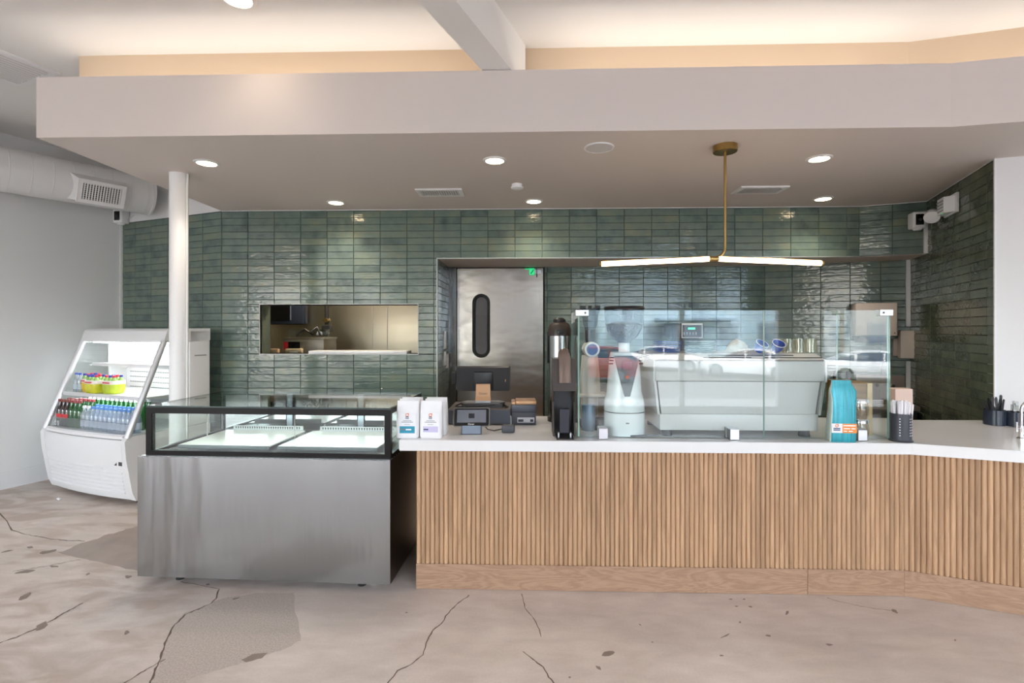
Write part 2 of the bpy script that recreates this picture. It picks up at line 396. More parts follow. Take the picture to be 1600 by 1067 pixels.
for u, v, w, h, a in ((38,932,26,7,-25),(65,978,24,9,-30),(200,901,12,5,0),(198,988,10,7,-30),(48,855,12,4,0),(75,862,30,5,-10),(40,893,34,5,-8),(85,885,16,3,0),(12,861,24,3,-12),
                      (1200,993,11,4,8),(1296,1007,13,4,5),(1127,1024,8,2.5,0),(1230,957,5,8,30),(1134,993,18,3,-25),(1156,972,4,3,0),(1151,947,6,2,0),(1173,948,7,2.5,15),(1142,936,6,2,0),(1163,936,5,2,0),
                      (950,1021,20,8,-10),(935,1043,12,5,30),(890,1058,6,3,0),(1398,955,12,5,25),(1492,1000,4,3,0),(1019,1003,4,2,0),(1000,976,5,2,40),(635,957,4,2,0),(137,897,9,3,-20),(325,913,8,3,-5),(368,935,12,3,-12)):
    pts = [];
    for k in range(9):
        t = 2*math.pi*k/9; r_ = rnd.uniform(.65, 1.15); x, y = r_*w/2*math.cos(t), r_*h/2*math.sin(t); ca, sa = math.cos(R(a)), math.sin(R(a))
        pts.append(onZ(u + x*ca - y*sa, v + x*sa + y*ca, .001))
    MB().poly(pts).obj('floor_chip', STAIN, fl)

# ------------------------------------------------------------------ plain shell
def wall_seg(name, p, q, z0, z1, mat, th=0.12, back=1):
    d = (q - p); L_ = d.length; a = math.atan2(d.y, d.x)
    o = MB().box(0, L_, 0, th, z0, z1).obj(name, mat, loc=(p.x, p.y, 0), rz=a, kind='structure'); return o
LEFT_END = WC - b2*9.6
wl = wall_seg('wall_left', LEFT_END, WC, 0, TOP, WHITE)
RE = RW + b1*4.2
wall_seg('wall_right', RW - b2*.004, RE - b2*.004, 0, TOP, WHITE)
wall_seg('wall_right_side', RE, Vector((RE.x+.4, -3.3)), 0, TOP, WHITE)
wall_seg('wall_left_upper', WC - b1*.12, BL + b1*.02, SOF+.001, TOP, WHITE, .1)
# baseboard along the white wall
d = b2; bb = MB().box(0, 9.4, -.016, 0, 0, .145).box(0, 9.4, -.011, 0, .145, .165)
bb.obj('baseboard_left', M('white baseboard', (226, 226, 227), 0.4), loc=(LEFT_END.x, LEFT_END.y, 0), rz=math.atan2(b2.y, b2.x), kind='structure')
MB().box(0, .03, -.012, 0, .9, 2.68).obj('trim_1', PLAST, loc=V3(WC - b2*.032, 0), rz=math.atan2(b2.y, b2.x), kind='structure')
# upper ceiling slab, roof over the back rooms and outer back wall (keep daylight to the storefront)
MB().box(-9.2, 8.2, -3.42, 7.4, TOP, TOP+.2).obj('ceiling', CEIL, kind='structure')
MB().prism([(-3.8, YB+.42), (-3.04, YB+.2), (5.2, YB+.2), (5.2, 7.2), (-3.8, 7.2)], 'z', 2.72, 2.9).obj('ceiling_back', SOFFIT, kind='structure')
MB().box(-9.2, 8.2, 7.2, 7.4, 0, TOP).obj('wall_rear', WHITE, kind='structure')

# soffit: underside slab, fascia, ledge and cove wall
FL_ = Vector((-3.068, 3.108)); FM = Vector((2.504, 3.108)); FR = FM + Vector((math.cos(R(11)), -math.sin(R(11))))*2.4
RB = RW + b1*3.0
sof_poly = [FL_, FM, FR, Vector((FR.x, RB.y)), RB, RW, c1, P, BL]
MB().prism([(p.x, p.y) for p in sof_poly], 'z', SOF, 2.95).obj('ceiling_soffit', SOFFIT, kind='structure')
def offs(p, q, r, t): return None
FZ = 3.076
fas = [FL_, FM, FR, FR + Vector((0, .05)), FM + Vector((0.005, .05)), FL_ + Vector((0, .05))]
MB().prism([(p.x, p.y - .002) for p in fas], 'z', SOF-.001, FZ).obj('trim_fascia', SOFFIT, kind='structure')
CM = Vector((2.45, 3.37)); CR_ = CM + Vector((math.cos(R(14)), -math.sin(R(14))))*2.4
cov = [Vector((-3.03, 3.37)), CM, CR_, Vector((CR_.x, 4.2)), Vector((3.2, 5.0)), Vector((-3.05, 5.0))]
MB().prism([(p.x, p.y) for p in cov], 'z', 2.95, TOP).obj('wall_cove', TAN, kind='structure')
add_light('cove_strip', 'AREA', (-1.65, 3.24, 2.985), (R(180), 0, 0), COVE_W*.52, COVEC, shape='RECTANGLE', size=2.7, size_y=.05)
add_light('cove_strip', 'AREA', (1.25, 3.24, 2.985), (R(180), 0, 0), COVE_W*.5, COVEC, shape='RECTANGLE', size=2.3, size_y=.05)
add_light('cove_strip', 'AREA', (3.6, 3.02, 2.985), (R(180), 0, R(-12)), COVE_W*.4, COVEC, shape='RECTANGLE', size=2.2, size_y=.05)
# ceiling beam on the building's own grid
bc = Vector((-.21, 3.054)); e0 = bc - b2*6.0; bl = 6.33
MB().box(0, bl, -.085, .085, FZ+.004, TOP).obj('ceiling_beam', CEIL, loc=(e0.x, e0.y, 0), rz=math.atan2(b2.y, b2.x), kind='structure')

# ------------------------------------------------------------------ tiled walls
PW, PH, GAP, TH = .2695, .0685, .0027, .009
_tm = {}
def tile_mesh(w, h, mat):
    k = (round(w, 3), round(h, 3), mat.name)
    if k in _tm: return _tm[k]
    w2, h2 = w/2, h/2; i = min(.0028, w2*.4, h2*.4)
    v = [(-w2,0,-h2),(w2,0,-h2),(w2,0,h2),(-w2,0,h2),(-w2,-TH+.003,-h2),(w2,-TH+.003,-h2),(w2,-TH+.003,h2),(-w2,-TH+.003,h2),
         (-w2+i,-TH,-h2+i),(w2-i,-TH,-h2+i),(w2-i,-TH,h2-i),(-w2+i,-TH,h2-i)]
    f = [(8,9,10,11)]
    for a, b in ((0,4),(4,8)):
        for k2 in range(4):
            j = (k2+1) % 4; f.append((a+k2, a+j, b+j, b+k2))
    me = bpy.data.meshes.new('tile'); me.from_pydata(v, [], f); me.materials.append(mat); _tm[k] = me; return me
def minus(rects, hole):
    out = []
    for x0, x1, z0, z1 in rects:
        hx0, hx1, hz0, hz1 = hole
        if hx0 >= x1 or hx1 <= x0 or hz0 >= z1 or hz1 <= z0: out.append((x0, x1, z0, z1)); continue
        if z1 > hz1: out.append((x0, x1, hz1, z1))
        if z0 < hz0: out.append((x0, x1, z0, hz0))
        za, zb = max(z0, hz0), min(z1, hz1)
        if x0 < hx0: out.append((x0, hx0, za, zb))
        if x1 > hx1: out.append((hx1, x1, za, zb))
    return out
def tiled_wall(name, p, q, z0, z1, holes=(), phase=0.0, zref=HEAD, seen_z=(0.8, 9), mat=TILE, th=0.12, tz0=None, limit=300, pw=PW):
    d = q - p; Ln = d.length; a = math.atan2(d.y, d.x)
    rects = [(0, Ln, z0, z1)]
    for h in holes: rects = minus(rects, h)
    m = MB()
    for x0, x1, za, zb in rects: m.box(x0, x1, 0, th, za, zb)
    w = m.obj(name, GROUT, loc=(p.x, p.y, 0), rz=a, kind='structure')
    tz0 = z0 if tz0 is None else tz0
    near, rest = [], []
    i0 = -int(math.ceil(phase/pw)) - 1
    for i in range(i0, int(Ln/pw)+2):
        xa = phase + i*pw
        for j in range(int((tz0-zref)/PH)-1, int((z1-zref)/PH)+2):
            za = zref + j*PH
            rs = [(max(xa, 0), min(xa+pw, Ln), max(za, tz0), min(za+PH, z1))]
            if rs[0][1]-rs[0][0] < .01 or rs[0][3]-rs[0][2] < .008: continue
            for h in holes: rs = minus(rs, h)
            for r in rs:
                if r[1]-r[0] < .012 or r[3]-r[2] < .008: continue
                (near if seen_z[0] <= (r[2]+r[3])/2 <= seen_z[1] else rest).append(r)
    rest = near[limit:] + rest; near = near[:limit]
    for x0, x1, za, zb in near:
        o = bpy.data.objects.new('tile', tile_mesh(x1-x0-GAP, zb-za-GAP, mat)); C.objects.link(o); o.parent = w
        o.location = ((x0+x1)/2, rnd.uniform(-.0012, .0004), (za+zb)/2)
        o.rotation_euler = (rnd.gauss(0, .010), 0, rnd.gauss(0, .004))
    if rest:
        vs, fs = [], []
        for x0, x1, za, zb in rest:
            me = tile_mesh(x1-x0-GAP, zb-za-GAP, mat); b0 = len(vs)
            for v in me.vertices: vs.append((v.co.x+(x0+x1)/2, v.co.y, v.co.z+(za+zb)/2))
            for f in me.polygons: fs.append([b0+k for k in f.vertices])
        me = bpy.data.meshes.new('tile_field'); me.from_pydata(vs, [], fs); me.materials.append(mat)
        o = bpy.data.objects.new('tile_field', me); C.objects.link(o); o.parent = w; o['kind'] = 'stuff'
    return w
px0, px1, pz0, pz1 = -2.696, -1.097, 1.257, 1.752
XL = BL.x
wb = tiled_wall('wall_back', BL, P, 0, SOF, holes=[(px0-XL, px1-XL, pz0, pz1), (XRL-XL, 99, -1, HEAD)], seen_z=(.80, 9), th=.2, limit=300)
tiled_wall('wall_left_tiled', WC, BL, 0, SOF, phase=(BL-WC).length % PW, th=.1)
tiled_wall('wall_header_right', P, c1, HEAD, SOF, th=.2)
tiled_wall('wall_recess_left', Vector((XRL, YB)), Vector((XRL, YR)), 0, HEAD, mat=TILE, pw=.2366)
tiled_wall('wall_recess_back', Vector((.19, YR)), Qb, 0, HEAD, phase=(Qb.x-.19) % PW, seen_z=(.9, 9))
tiled_wall('wall_recess_right', Qb, c2, 0, HEAD, seen_z=(.8, 9))
LR = (c2-RW).length
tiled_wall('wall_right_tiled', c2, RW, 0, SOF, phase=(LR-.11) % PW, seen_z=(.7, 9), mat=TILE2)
# recess ceiling
rc = [Vector((XRL, YB+.0)), P, c1, c2 + b2*.1, Vector((c2.x, 6.0)), Vector((XRL, 6.0))]
MB().prism([(p.x, p.y+.003) for p in rc], 'z', HEAD-.004, HEAD-.0005).obj('ceiling_recess', SOFFIT, kind='structure')
# metal edge trims round the openings
t = MB().box(XRL-.004, XRL+.004, YB-.012, YB+.0, .3, HEAD).box(XRL-.004, P.x, YB-.012, YB, HEAD-.006, HEAD+.003)
t.obj('trim_2', TRIMM, kind='structure')
t = MB()
for x0, x1, za, zb in ((px0-.007, px0, pz0-.007, pz1+.007), (px1, px1+.007, pz0-.007, pz1+.007), (px0, px1, pz0-.007, pz0), (px0, px1, pz1, pz1+.007)):
    t.box(x0, x1, YB-.013, YB+.2, za, zb)
t.obj('window_1', M('hatch trim', (160, 160, 156), .4, .7), kind='structure')
MB().box(px0, px0+.006, YB+.02, YB+.185, pz0, pz1).obj('trim_3', TILE2, kind='structure')
t = MB().box(0, (P-BL).length, -.011, 0, SOF-.006, SOF); t.obj('trim_4', PLAST, loc=V3(BL, 0), kind='structure')
MB().box(0, (c1-P).length, -.011, 0, SOF-.006, SOF).obj('trim_5', PLAST, loc=V3(P, 0), rz=-BET, kind='structure')
MB().box(0, LR, -.011, 0, SOF-.006, SOF).obj('trim_6', PLAST, loc=V3(c2, 0), rz=math.atan2(-b2.y, -b2.x), kind='structure')
MB().box(-.012, .0, -.012, .004, .87, SOF).obj('trim_7', PLAST, loc=V3(RW, 0), rz=-BET, kind='structure')

# ------------------------------------------------------------------ storefront behind the camera, and the street the glass reflects
MUL = M('white storefront frame', (225, 226, 228), 0.4)
sf = MB()
sf.box(-9, 8.2, -3.42, -3.3, 2.75, TOP).box(-9, 8.2, -3.42, -3.3, 0, .12)
for x, w in ((-9, 1.6), (-5.2, .4), (-3.4, .08), (-2.0, 3.1), (2.75, .08), (4.5, .8), (6.8, 1.4)): sf.box(x, x+w, -3.42, -3.3, 0, 2.8)
sf.obj('wall_front', MUL, kind='structure')
GZ = -.80
MB().box(-70, 90, -70, -3.42, GZ-.3, GZ).obj('road', M('asphalt', (98, 97, 96), 0.85, var=.1, vscale=.6), kind='structure')
MB().box(-70, 90, -6.2, -3.42, GZ, -.14).obj('sidewalk', M('sidewalk concrete', (196, 192, 186), 0.85, var=.06, vscale=1), kind='structure')
for q in range(3): pass
def building(label, x0, x1, y0, y1, h, col, seedx):
    t = thing('building', label, 'building', (x0, y1, GZ)); w = x1-x0
    MB().box(0, w, y0-y1, 0, 0, h).obj('wall', M('stucco '+label[:6], col, .9, var=.04), t)
    MB().box(-.2, w+.2, y0-y1-.2, .25, h, h+.35).obj('parapet', M('parapet '+label[:6], tuple(int(c*.8) for c in col), .8), t)
    n = int(w/3.2)
    for i in range(n):
        for zz in (1.0, 4.2):
            if zz+2 > h: continue
            x = .7 + i*3.2
            f = MB().box(x, x+1.6, -.02, .06, zz, zz+1.9).obj('window', M('window surround', (150, 164, 174), .5), t)
            MB().box(x+.1, x+1.5, .05, .075, zz+.1, zz+1.8).obj('pane', M('dark pane', (118, 138, 156), .08, spec=.6), f)
    MB().box(w*.3, w*.7, 0, 1.4, 3.05, 3.25).obj('awning', M('awning '+label[:6], (120, 140, 160), .7), t)
building('pale blue stucco shop building across the street, reflected in the counter glass', 6, 22, -46, -38, 7.5, (176, 200, 214), 1)
building('cream stucco building across the street seen only in reflections', -28, 1, -48, -39, 6.2, (226, 212, 190), 2)
building('grey low building across the street seen only in reflections', 26, 52, -48, -40, 5.2, (168, 176, 180), 3)
LEAF = M('tree leaves', (70, 96, 52), .8, var=.4, vscale=1.2)
BARK = M('bark', (96, 76, 60), .9)
def tree(label, x, y, h):
    t = thing('tree', label, 'tree', (x, y, GZ), 0, 'street trees')
    MB().tube([(0,0,0),(.1,0,h*.3),(.05,.1,h*.6)], [.22,.17,.1], 8).obj('trunk', BARK, t)
    m = MB()
    for k in range(60):
        a, rr = rnd.uniform(0, 6.28), rnd.uniform(0, h*.32); z = h*rnd.uniform(.45, 1.0)
        rot = Matrix.Rotation(rnd.uniform(0, 3), 3, 'Z') @ Matrix.Rotation(rnd.uniform(0, 3), 3, 'X')
        m.cbox((rr*math.cos(a), rr*math.sin(a), z), (h*.13, h*.1, h*.02), 0, rot)
    m.obj('crown', LEAF, t, kind='stuff')
tree('leafy street tree between the blue and cream buildings, seen in reflections', 3.4, -33, 7.5)
tree('leafy street tree beside the grey building, seen in reflections', 24, -34, 8.5)
tree('leafy street tree before the cream building, seen in reflections', -9, -30, 7.0)
CARG = M('car glass', (30, 52, 84), .04, spec=.9); TYRE = M('tyre rubber', (30, 30, 32), .7); RIM = M('alloy rim', (170, 172, 176), .3, .9)
def car(label, col, x, y, rz, suv=False, group=None):
    t = thing('car', label, 'car', (x, y, GZ), rz, group); k = 1.16 if suv else 1.0
    paint = M('car paint '+label[:9], col, .25, coat=.6)
    secs = [(-2.35,.62,.42,.62),(-2.2,.82,.3,.78),(-1.6,.9,.24,.88),(-.9,.92,.24,.93),(0,.92,.24,.94),(.9,.92,.24,.93),(1.6,.9,.24,.96),(2.15,.84,.3,.95),(2.3,.66,.42,.8)]
    rings = []
    for X, w, zb, zt in secs:
        zt *= k; zm = (zb+zt)/2 + .1
        rings.append([(X, -w*.9, zb), (X, -w, zm-.1), (X, -w*.97, zm+.08), (X, -w*.86, zt), (X, w*.86, zt), (X, w*.97, zm+.08), (X, w, zm-.1), (X, w*.9, zb)])
    MB().loft(rings).obj('body', paint, t, 50)
    g = [(-1.25,.78,.90),(-.55,.70,1.32),(0,.67,1.40),(.7,.66,1.38),(1.3,.68,1.2),(1.95,.76,.95)]
    if suv: g = [(-1.2,.8,1.0),(-.7,.74,1.45),(0,.72,1.56),(1.2,.72,1.56),(1.8,.74,1.4),(2.15,.8,1.08)]
    rings = [[(X, -.8, .86), (X, -w, max(z-.05, .87)), (X, w, max(z-.05, .87)), (X, .8, .86)] for X, w, z in g]
    MB().loft(rings).obj('cabin_glass', CARG, t, 40)
    rf = MB(); rr = g[1:-1]
    rf.loft([[(X, -w-.02, z-.075), (X, -w*.9, z), (X, w*.9, z), (X, w+.02, z-.075), (X, 0, z-.09)] for X, w, z in rr]); rf.obj('roof', paint, t, 40)
    for X0, X1 in ((-.1, -.02), (.95, 1.05)): MB().box(X0, X1, -.81, .81, .86, 1.30*k).obj('pillar', paint, t)
    for X in (-1.4, 1.4):
        for sy in (-1, 1):
            wh = MB().lathe([(.2,-.1),(.32,-.1),(.335,-.05),(.335,.05),(.32,.1),(.2,.1)], 20, (X, sy*.82, .335), True, 'y').obj('wheel', TYRE, t, 40)
            MB().lathe([(.0,-.11),(.21,-.112),(.21,.112),(0,.11)], 16, (X, sy*.82, .335), True, 'y').obj('rim', RIM, wh, 30)
    for sy in (-1, 1):
        MB().box(-2.32, -2.12, sy*.62-.17, sy*.62+.17, .6*k, .72*k, .03).obj('headlight', CHROME, t)
        MB().box(2.12, 2.3, sy*.62-.17, sy*.62+.17, .66*k, .8*k, .03).obj('tail_light', M('tail lamp', (150, 20, 20), .2), t)
    MB().box(-2.38, -2.2, -.5, .5, .34, .56, .02).obj('grille', BLACK, t)
CARS = True
def vx(u, yv): return onY(u, 515, yv).x          # where the mirror image in the guard (plane Y = 2.985) stands
for lab, col, u, yv, rz, suv in (('white sedan with blue-tinted windows, first white car reflected in the counter glass', (240, 241, 243), 1040, 29, 205, False),
                                 ('white car nosing towards the shop, reflected above the espresso machine', (240, 241, 243), 1176, 25, 40, False),
                                 ('white sedan reflected behind the teal bag at the guard end', (238, 240, 242), 1370, 23, 196, False),
                                 ('dark red tall car reflected beside the white grinder', (128, 20, 34), 915, 23, 4, True),
                                 ('white hatchback reflected in the swing door pane', (236, 238, 240), 742, 40, 170, True)):
    car(lab, col, vx(u, yv), 2*2.985 - yv, R(rz), suv, 'cars parked across the street')

# ------------------------------------------------------------------ round column
col = onZ(271, 268, SOF); COLX, COLY = col.x, col.y + .06
t = thing('column', 'round white steel column standing behind the pastry case up to the soffit', 'column', (COLX, COLY, 0)); t['kind'] = 'structure'
MB().cyl((0,0,0), (0,0,SOF), .064, n=32).obj('shaft', M('white column paint', (232, 232, 233), .5), t, 40)
MB().tube([(.072,-.01,.6),(.072,-.01,2.5),(.074,-.012,2.6),(.079,-.014,2.695)], .007, 8).obj('cable_cover', PLAST, t, 40)

# ------------------------------------------------------------------ air duct on the left
DA = onZ(0, 264, 2.92); DB = onZ(215, 303, 2.92); dd = (DB-DA).normalized()
hit = meet((DA.x, DA.y), (dd.x, dd.y), WC, b1); DE = Vector((hit.x, hit.y, 2.92)) - dd*.12; D0 = DA - dd*3.2
duct = thing('air_duct', 'white round spiral air duct running under the ceiling along the white wall', 'duct', (DE.x, DE.y, 2.92), math.atan2(dd.y, dd.x))
DL = (DE-D0).length; DUCTM = M('painted duct', (220, 220, 220), .4)
MB().cyl((-DL, 0, 0), (.0, 0, 0), .197, n=48).obj('tube', DUCTM, duct, 40)
k = 0; x = -.06
while x > -DL:
    r = MB().lathe([(.1966,-.006),(.1987,-.003),(.1987,.003),(.1966,.006)], 40, (x, 0, 0), False, 'x').obj('seam_ring', DUCTM, duct, 50); x -= .148
MB().lathe([(.198,-.012),(.206,-.01),(.206,.01),(.198,.012)], 40, (0, 0, 0), True, 'x').obj('end_collar', DUCTM, duct, 50)
# boot and register facing down into the room
Minv = Matrix.Translation((-.46, 0, 0)) @ Matrix.Rotation(R(116), 4, 'X') @ Matrix.Diagonal((.64, .78, 1.06, 1))
def tf(m, mat):
    for v in m.bm.verts: v.co = mat @ v.co
    return m
bt = MB(); bt.loft([[(-.40,-.175,.10),(.34,-.175,.10),(.34,.175,.10),(-.40,.175,.10)], [(-.27,-.13,.235),(.27,-.13,.235),(.27,.13,.235),(-.27,.13,.235)]])
tf(bt, Minv).obj('boot', DUCTM, duct)
rg = MB()
for x0, x1, y0, y1 in ((-.29,.29,-.145,-.10),(-.29,.29,.10,.145),(-.29,-.235,-.10,.10),(.235,.29,-.10,.10)): rg.box(x0, x1, y0, y1, .235, .252)
reg = tf(rg, Minv).obj('register_frame', PLAST, duct)
tf(MB().box(-.236,.236,-.101,.101,.2345,.237), Minv).obj('register_dark', DARKGAP, reg)
for k in range(14): tf(MB().box(-.222+k*.0335, -.206+k*.0335, -.10, .10, .239, .249), Minv).obj('register_blade', PLAST, reg)
hb = MB()
for k in range(8): hb.box(-.235, .235, -.088+k*.025, -.083+k*.025, .237, .241)
tf(hb, Minv).obj('register_bar', PLAST, reg, kind='stuff')

# ------------------------------------------------------------------ ceiling fittings
def downlight(u, v, z, label, r=.085, w=CAN_W):
    p = onZ(u, v, z); t = thing('recessed_light', label, 'ceiling light', p, 0, 'recessed ceiling lights')
    MB().lathe([(r*.74,-.001),(r*.76,-.010),(r*.94,-.008),(r,-.001)], 32).obj('trim_ring', PLAST, t, 40)
    MB().lathe([(0,-.0065),(r*.75,-.0065),(r*.75,-.001),(0,-.001)], 28).obj('lens', LAMPW, t)
    add_light('recessed_lamp', 'SPOT', p + Vector((0,0,-.03)), (0,0,0), w, WARM, spot_size=R(118), spot_blend=.7, shadow_soft_size=.06)
for u, v, lb in ((323,254,'lit recessed light in the soffit just above the round white column'), (773,250,'lit recessed light in the soffit between the vent and the round speaker'),
                 (1280,247,'lit recessed light in the soffit right of the brass pendant rod'), (525,316,'lit recessed light by the tile over the kitchen hatch'),
                 (834,314,'lit recessed light by the tile over the steel swing door'), (1286,310,'lit recessed light by the tile over the right end of the counter')):
    downlight(u, v, SOF, lb)
downlight(371, -3, TOP, 'lit recessed light in the upper ceiling at the top edge', .10, CAN_W*.18)
p = onZ(936, 230, SOF); t = thing('ceiling_speaker', 'round flat white speaker grille set in the soffit', 'speaker', p)
MB().lathe([(0,-.006),(.088,-.006),(.092,-.001),(0,-.001)], 36).obj('grille', M('speaker cloth', (206,204,204), .8), t, 40)
MB().lathe([(.089,-.001),(.089,-.009),(.097,-.008),(.099,-.001)], 36).obj('ring', PLAST, t, 40)
p = onZ(808, 288, SOF); t = thing('smoke_detector', 'small white smoke detector on the soffit', 'smoke detector', p)
MB().lathe([(0,-.018),(.042,-.018),(.045,0),(0,0)], 28).obj('base', PLAST, t, 40)
MB().lathe([(0,-.045),(.03,-.043),(.050,-.034),(.053,-.022),(.04,-.018),(0,-.018)], 28).obj('cover', PLAST, t, 40)
def vent(name, label, cx, cy, z, w, d, rz, n):
    t = thing(name, label, 'vent', (cx, cy, z), rz); m = MB(); e = .035
    for x0, x1, y0, y1 in ((-w/2,w/2,-d/2,-d/2+e),(-w/2,w/2,d/2-e,d/2),(-w/2,-w/2+e,-d/2+e,d/2-e),(w/2-e,w/2,-d/2+e,d/2-e)): m.box(x0,x1,y0,y1,-.012,0)
    m.obj('frame', PLAST, t); MB().box(-w/2+e,w/2-e,-d/2+e,d/2-e,-.003,0).obj('backing', M('vent shadow', (70,70,70), .9), t)
    for k in range(n):
        x = -w/2+e+(k+.5)*(w-2*e)/n
        MB().cbox((x, 0, -.008), (.004, d-2*e, .014), 0, Matrix.Rotation(R(35), 3, 'Y')).obj('louver', PLAST, t)
a = onZ(688, 300, SOF); vent('ceiling_vent', 'white air vent in the soffit left of the smoke detector', a.x, a.y, SOF, .40, .22, 0, 16)
a = onZ(1187, 296, SOF); vent('ceiling_vent', 'white air vent in the soffit right of the brass pendant rod', a.x, a.y, SOF, .40, .22, 0, 22)
a = onZ(-2, 98, TOP); vent('ceiling_vent', 'white slotted air vent in the upper ceiling at the left edge', a.x-.02, a.y, TOP, .50, .50, -BET, 11)

# ------------------------------------------------------------------ brass pendant
PYv = 3.40; pc = onZ(1133, 228, SOF); PXx = pc.x
t = thing('pendant_light', 'brass pendant with two glowing tube arms over the counter', 'pendant lamp', (PXx, pc.y, SOF))
MB().lathe([(0,-.042),(.072,-.042),(.076,-.038),(.076,0),(0,0)], 32).obj('ceiling_canopy', BRASS, t, 40)
rod = [(0,0,-.04),(0,0,-.60)] + [(-.07+.07*math.cos(R(a_)), 0, -.66+.0-.07*math.sin(R(a_))) for a_ in range(0, 91, 15)] + [(-.25,0,-.732),(-.45,0,-.738)]
MB().tube(rod, .0085, 10).obj('stem', BRASS, t, 60)
hub = Vector((-.075, 0, -.738))
MB().cyl(hub+Vector((-.03,0,0)), hub+Vector((.03,0,0)), .019, n=20).obj('hub', BRASS, t, 40)
for sx, L_ in ((-1, .70), (1, .66)):
    q = hub + Vector((sx*.03, 0, 0)); e = q + Vector((sx*L_, 0, -.030))
    tb = MB().cyl(q, e, .0165, n=20).obj('glow_tube', TUBEW, t, 40)
    MB().cyl(e, e + (e-q).normalized()*.012, .018, n=20).obj('end_cap', BRASS, tb, 40)
    MB().tube([q+Vector((0,0,.017)), e+Vector((0,0,.017))], .004, 6).obj('top_rail', BRASS, tb, 40)

# ------------------------------------------------------------------ service counter
CT = .868; CU = .806; FY = 2.945; XBL = -.645; XC = 2.118
ctr = thing('service_counter', 'oak service counter faced with vertical half-round dowels', 'counter', (XBL, FY, 0))
K = Vector((XC, FY)); K2 = K + b1*1.7
car_poly = [(XBL, FY+.012), (XC, FY+.012), (K2.x, K2.y+.012), (K2.x+.25, K2.y+.55), (2.62, 3.62), (XBL, 3.70)]
MB().prism([(x-XBL, y-FY) for x, y in car_poly], 'z', .002, CU-.002).obj('carcass', M('dark oak carcass', (120, 90, 62), .6), ctr)
SL = .0266; n = int((XC-XBL)/SL) + 1
def slat_mesh():
    m = MB(); r = SL*.485; pts = [(r*math.cos(R(a_)), -r*.92*math.sin(R(a_))) for a_ in range(0, 181, 20)]
    m.prism(pts, 'z', .147, CU-.002); o = m.obj('slat', OAKS, ctr, 50); return o
proto = slat_mesh(); proto.location = (SL/2, .0125, 0)
for i in range(1, n):
    o = proto.copy(); C.objects.link(o); o.parent = ctr; o.location = (SL*(i+.5), .0125, 0); o.rotation_euler = (0, 0, rnd.uniform(-.05,.05))
for i in range(62):
    o = proto.copy(); C.objects.link(o); o.parent = ctr; q = K + b1*(SL*(i+.35)) + b2*.0125; o.location = (q.x-XBL, q.y-FY, 0); o.rotation_euler = (0, 0, -BET)
xm = onY(1262, 900, FY).x
for x0, x1 in ((XBL, xm-.0015), (xm+.0015, XC-.001)):
    MB().box(x0-XBL, x1-XBL, 0, .016, .002, .146).obj('kick_plank', OAKP, ctr)
MB().box(0, 1.68, 0, .016, .002, .146).obj('kick_plank', OAKP, ctr, loc=(K.x-XBL, 0, 0), rz=-BET)
TF = 2.913; T0 = Vector((2.134, TF)); T1 = T0 + b1*1.75
top_poly = [(-.737, TF), (T0.x, T0.y), (T1.x, T1.y), ((T1+b2*.98).x, (T1+b2*.98).y), ((RW-b2*.02+b1*.012).x, (RW-b2*.02+b1*.012).y), (2.70, 3.665), (2.62, 3.75), (-.737, 3.75)]
m = MB().prism(top_poly, 'z', CU, CT)
es = [e for e in m.bm.edges]; bmesh.ops.bevel(m.bm, geom=es, offset=.003, segments=2, affect='EDGES')
tag(m.obj('countertop', QUARTZ), 'long white quartz countertop bending away at the right end', 'countertop')

# ------------------------------------------------------------------ glass sneeze guard
GY = 3.012; GB = CT + .004; GT = 1.612
def pane(name, parent, x0, x1, y0, y1, z0, z1, mat, edge=GLEDGE, thin='y'):
    m = MB().box(x0, x1, y0, y1, z0, z1); m.bm.normal_update(); bmesh.ops.recalc_face_normals(m.bm, faces=m.bm.faces)
    ax = 'xyz'.index(thin)
    for f in m.bm.faces: f.material_index = 0 if abs(f.normal[ax]) > .5 else 1
    return m.obj(name, [mat, edge], parent)
gx0, gm, gx1 = onY(903, 600, GY).x, onY(1194, 600, GY).x, onY(1391, 600, GY).x
sg = thing('sneeze_guard', 'clear glass sneeze guard standing on the counter before the espresso machine', 'glass guard', (gx0, GY, CT))
pane('glass_pane', sg, 0, gm-gx0-.002, 0, .010, .004, GT-CT, GUARD)
pane('glass_pane', sg, gm-gx0+.002, gx1-gx0, 0, .010, .004, GT-CT, GUARD)
pane('return_pane', sg, 0, .010, .012, .46, .004, GT-CT, GUARD, thin='x')
pane('return_pane', sg, gx1-gx0-.010, gx1-gx0, .012, .50, .004, GT-CT, GUARD, thin='x')
for u in (943, 1148, 1348):
    x = onY(u, 680, GY-.05).x - gx0
    MB().box(x-.026, x+.026, -.052, -.0005, .001, .064, .003).box(x-.026, x+.026, .0105, .035, .001, .064, .003).obj('glass_clamp', SATIN, sg)
for x0, x1 in ((-.012, .062), (gx1-gx0-.062, gx1-gx0+.012)):
    cl = MB().box(x0, x1, -.008, .028, GT-CT-.032, GT-CT+.004, .002).obj('corner_clip', SATIN, sg)
    xx = x1-.02 if x0 < 0 else x0+.02
    MB().cyl((xx, -.010, GT-CT-.014), (xx, -.008, GT-CT-.014), .006, n=14).obj('screw', CHAR, cl, 40)

# ------------------------------------------------------------------ espresso machine
MY = 3.05; mx0, mx1 = onY(1031, 670, MY).x, onY(1279, 670, MY).x; MW = mx1-mx0
em = thing('espresso_machine', 'large white espresso machine on the counter behind the glass guard', 'espresso machine', (mx0, MY, CT))
z1_, z2_, z3_, z4_, z5_ = .038, .135, .325, .450, .488; ov = .042; DEP = .46
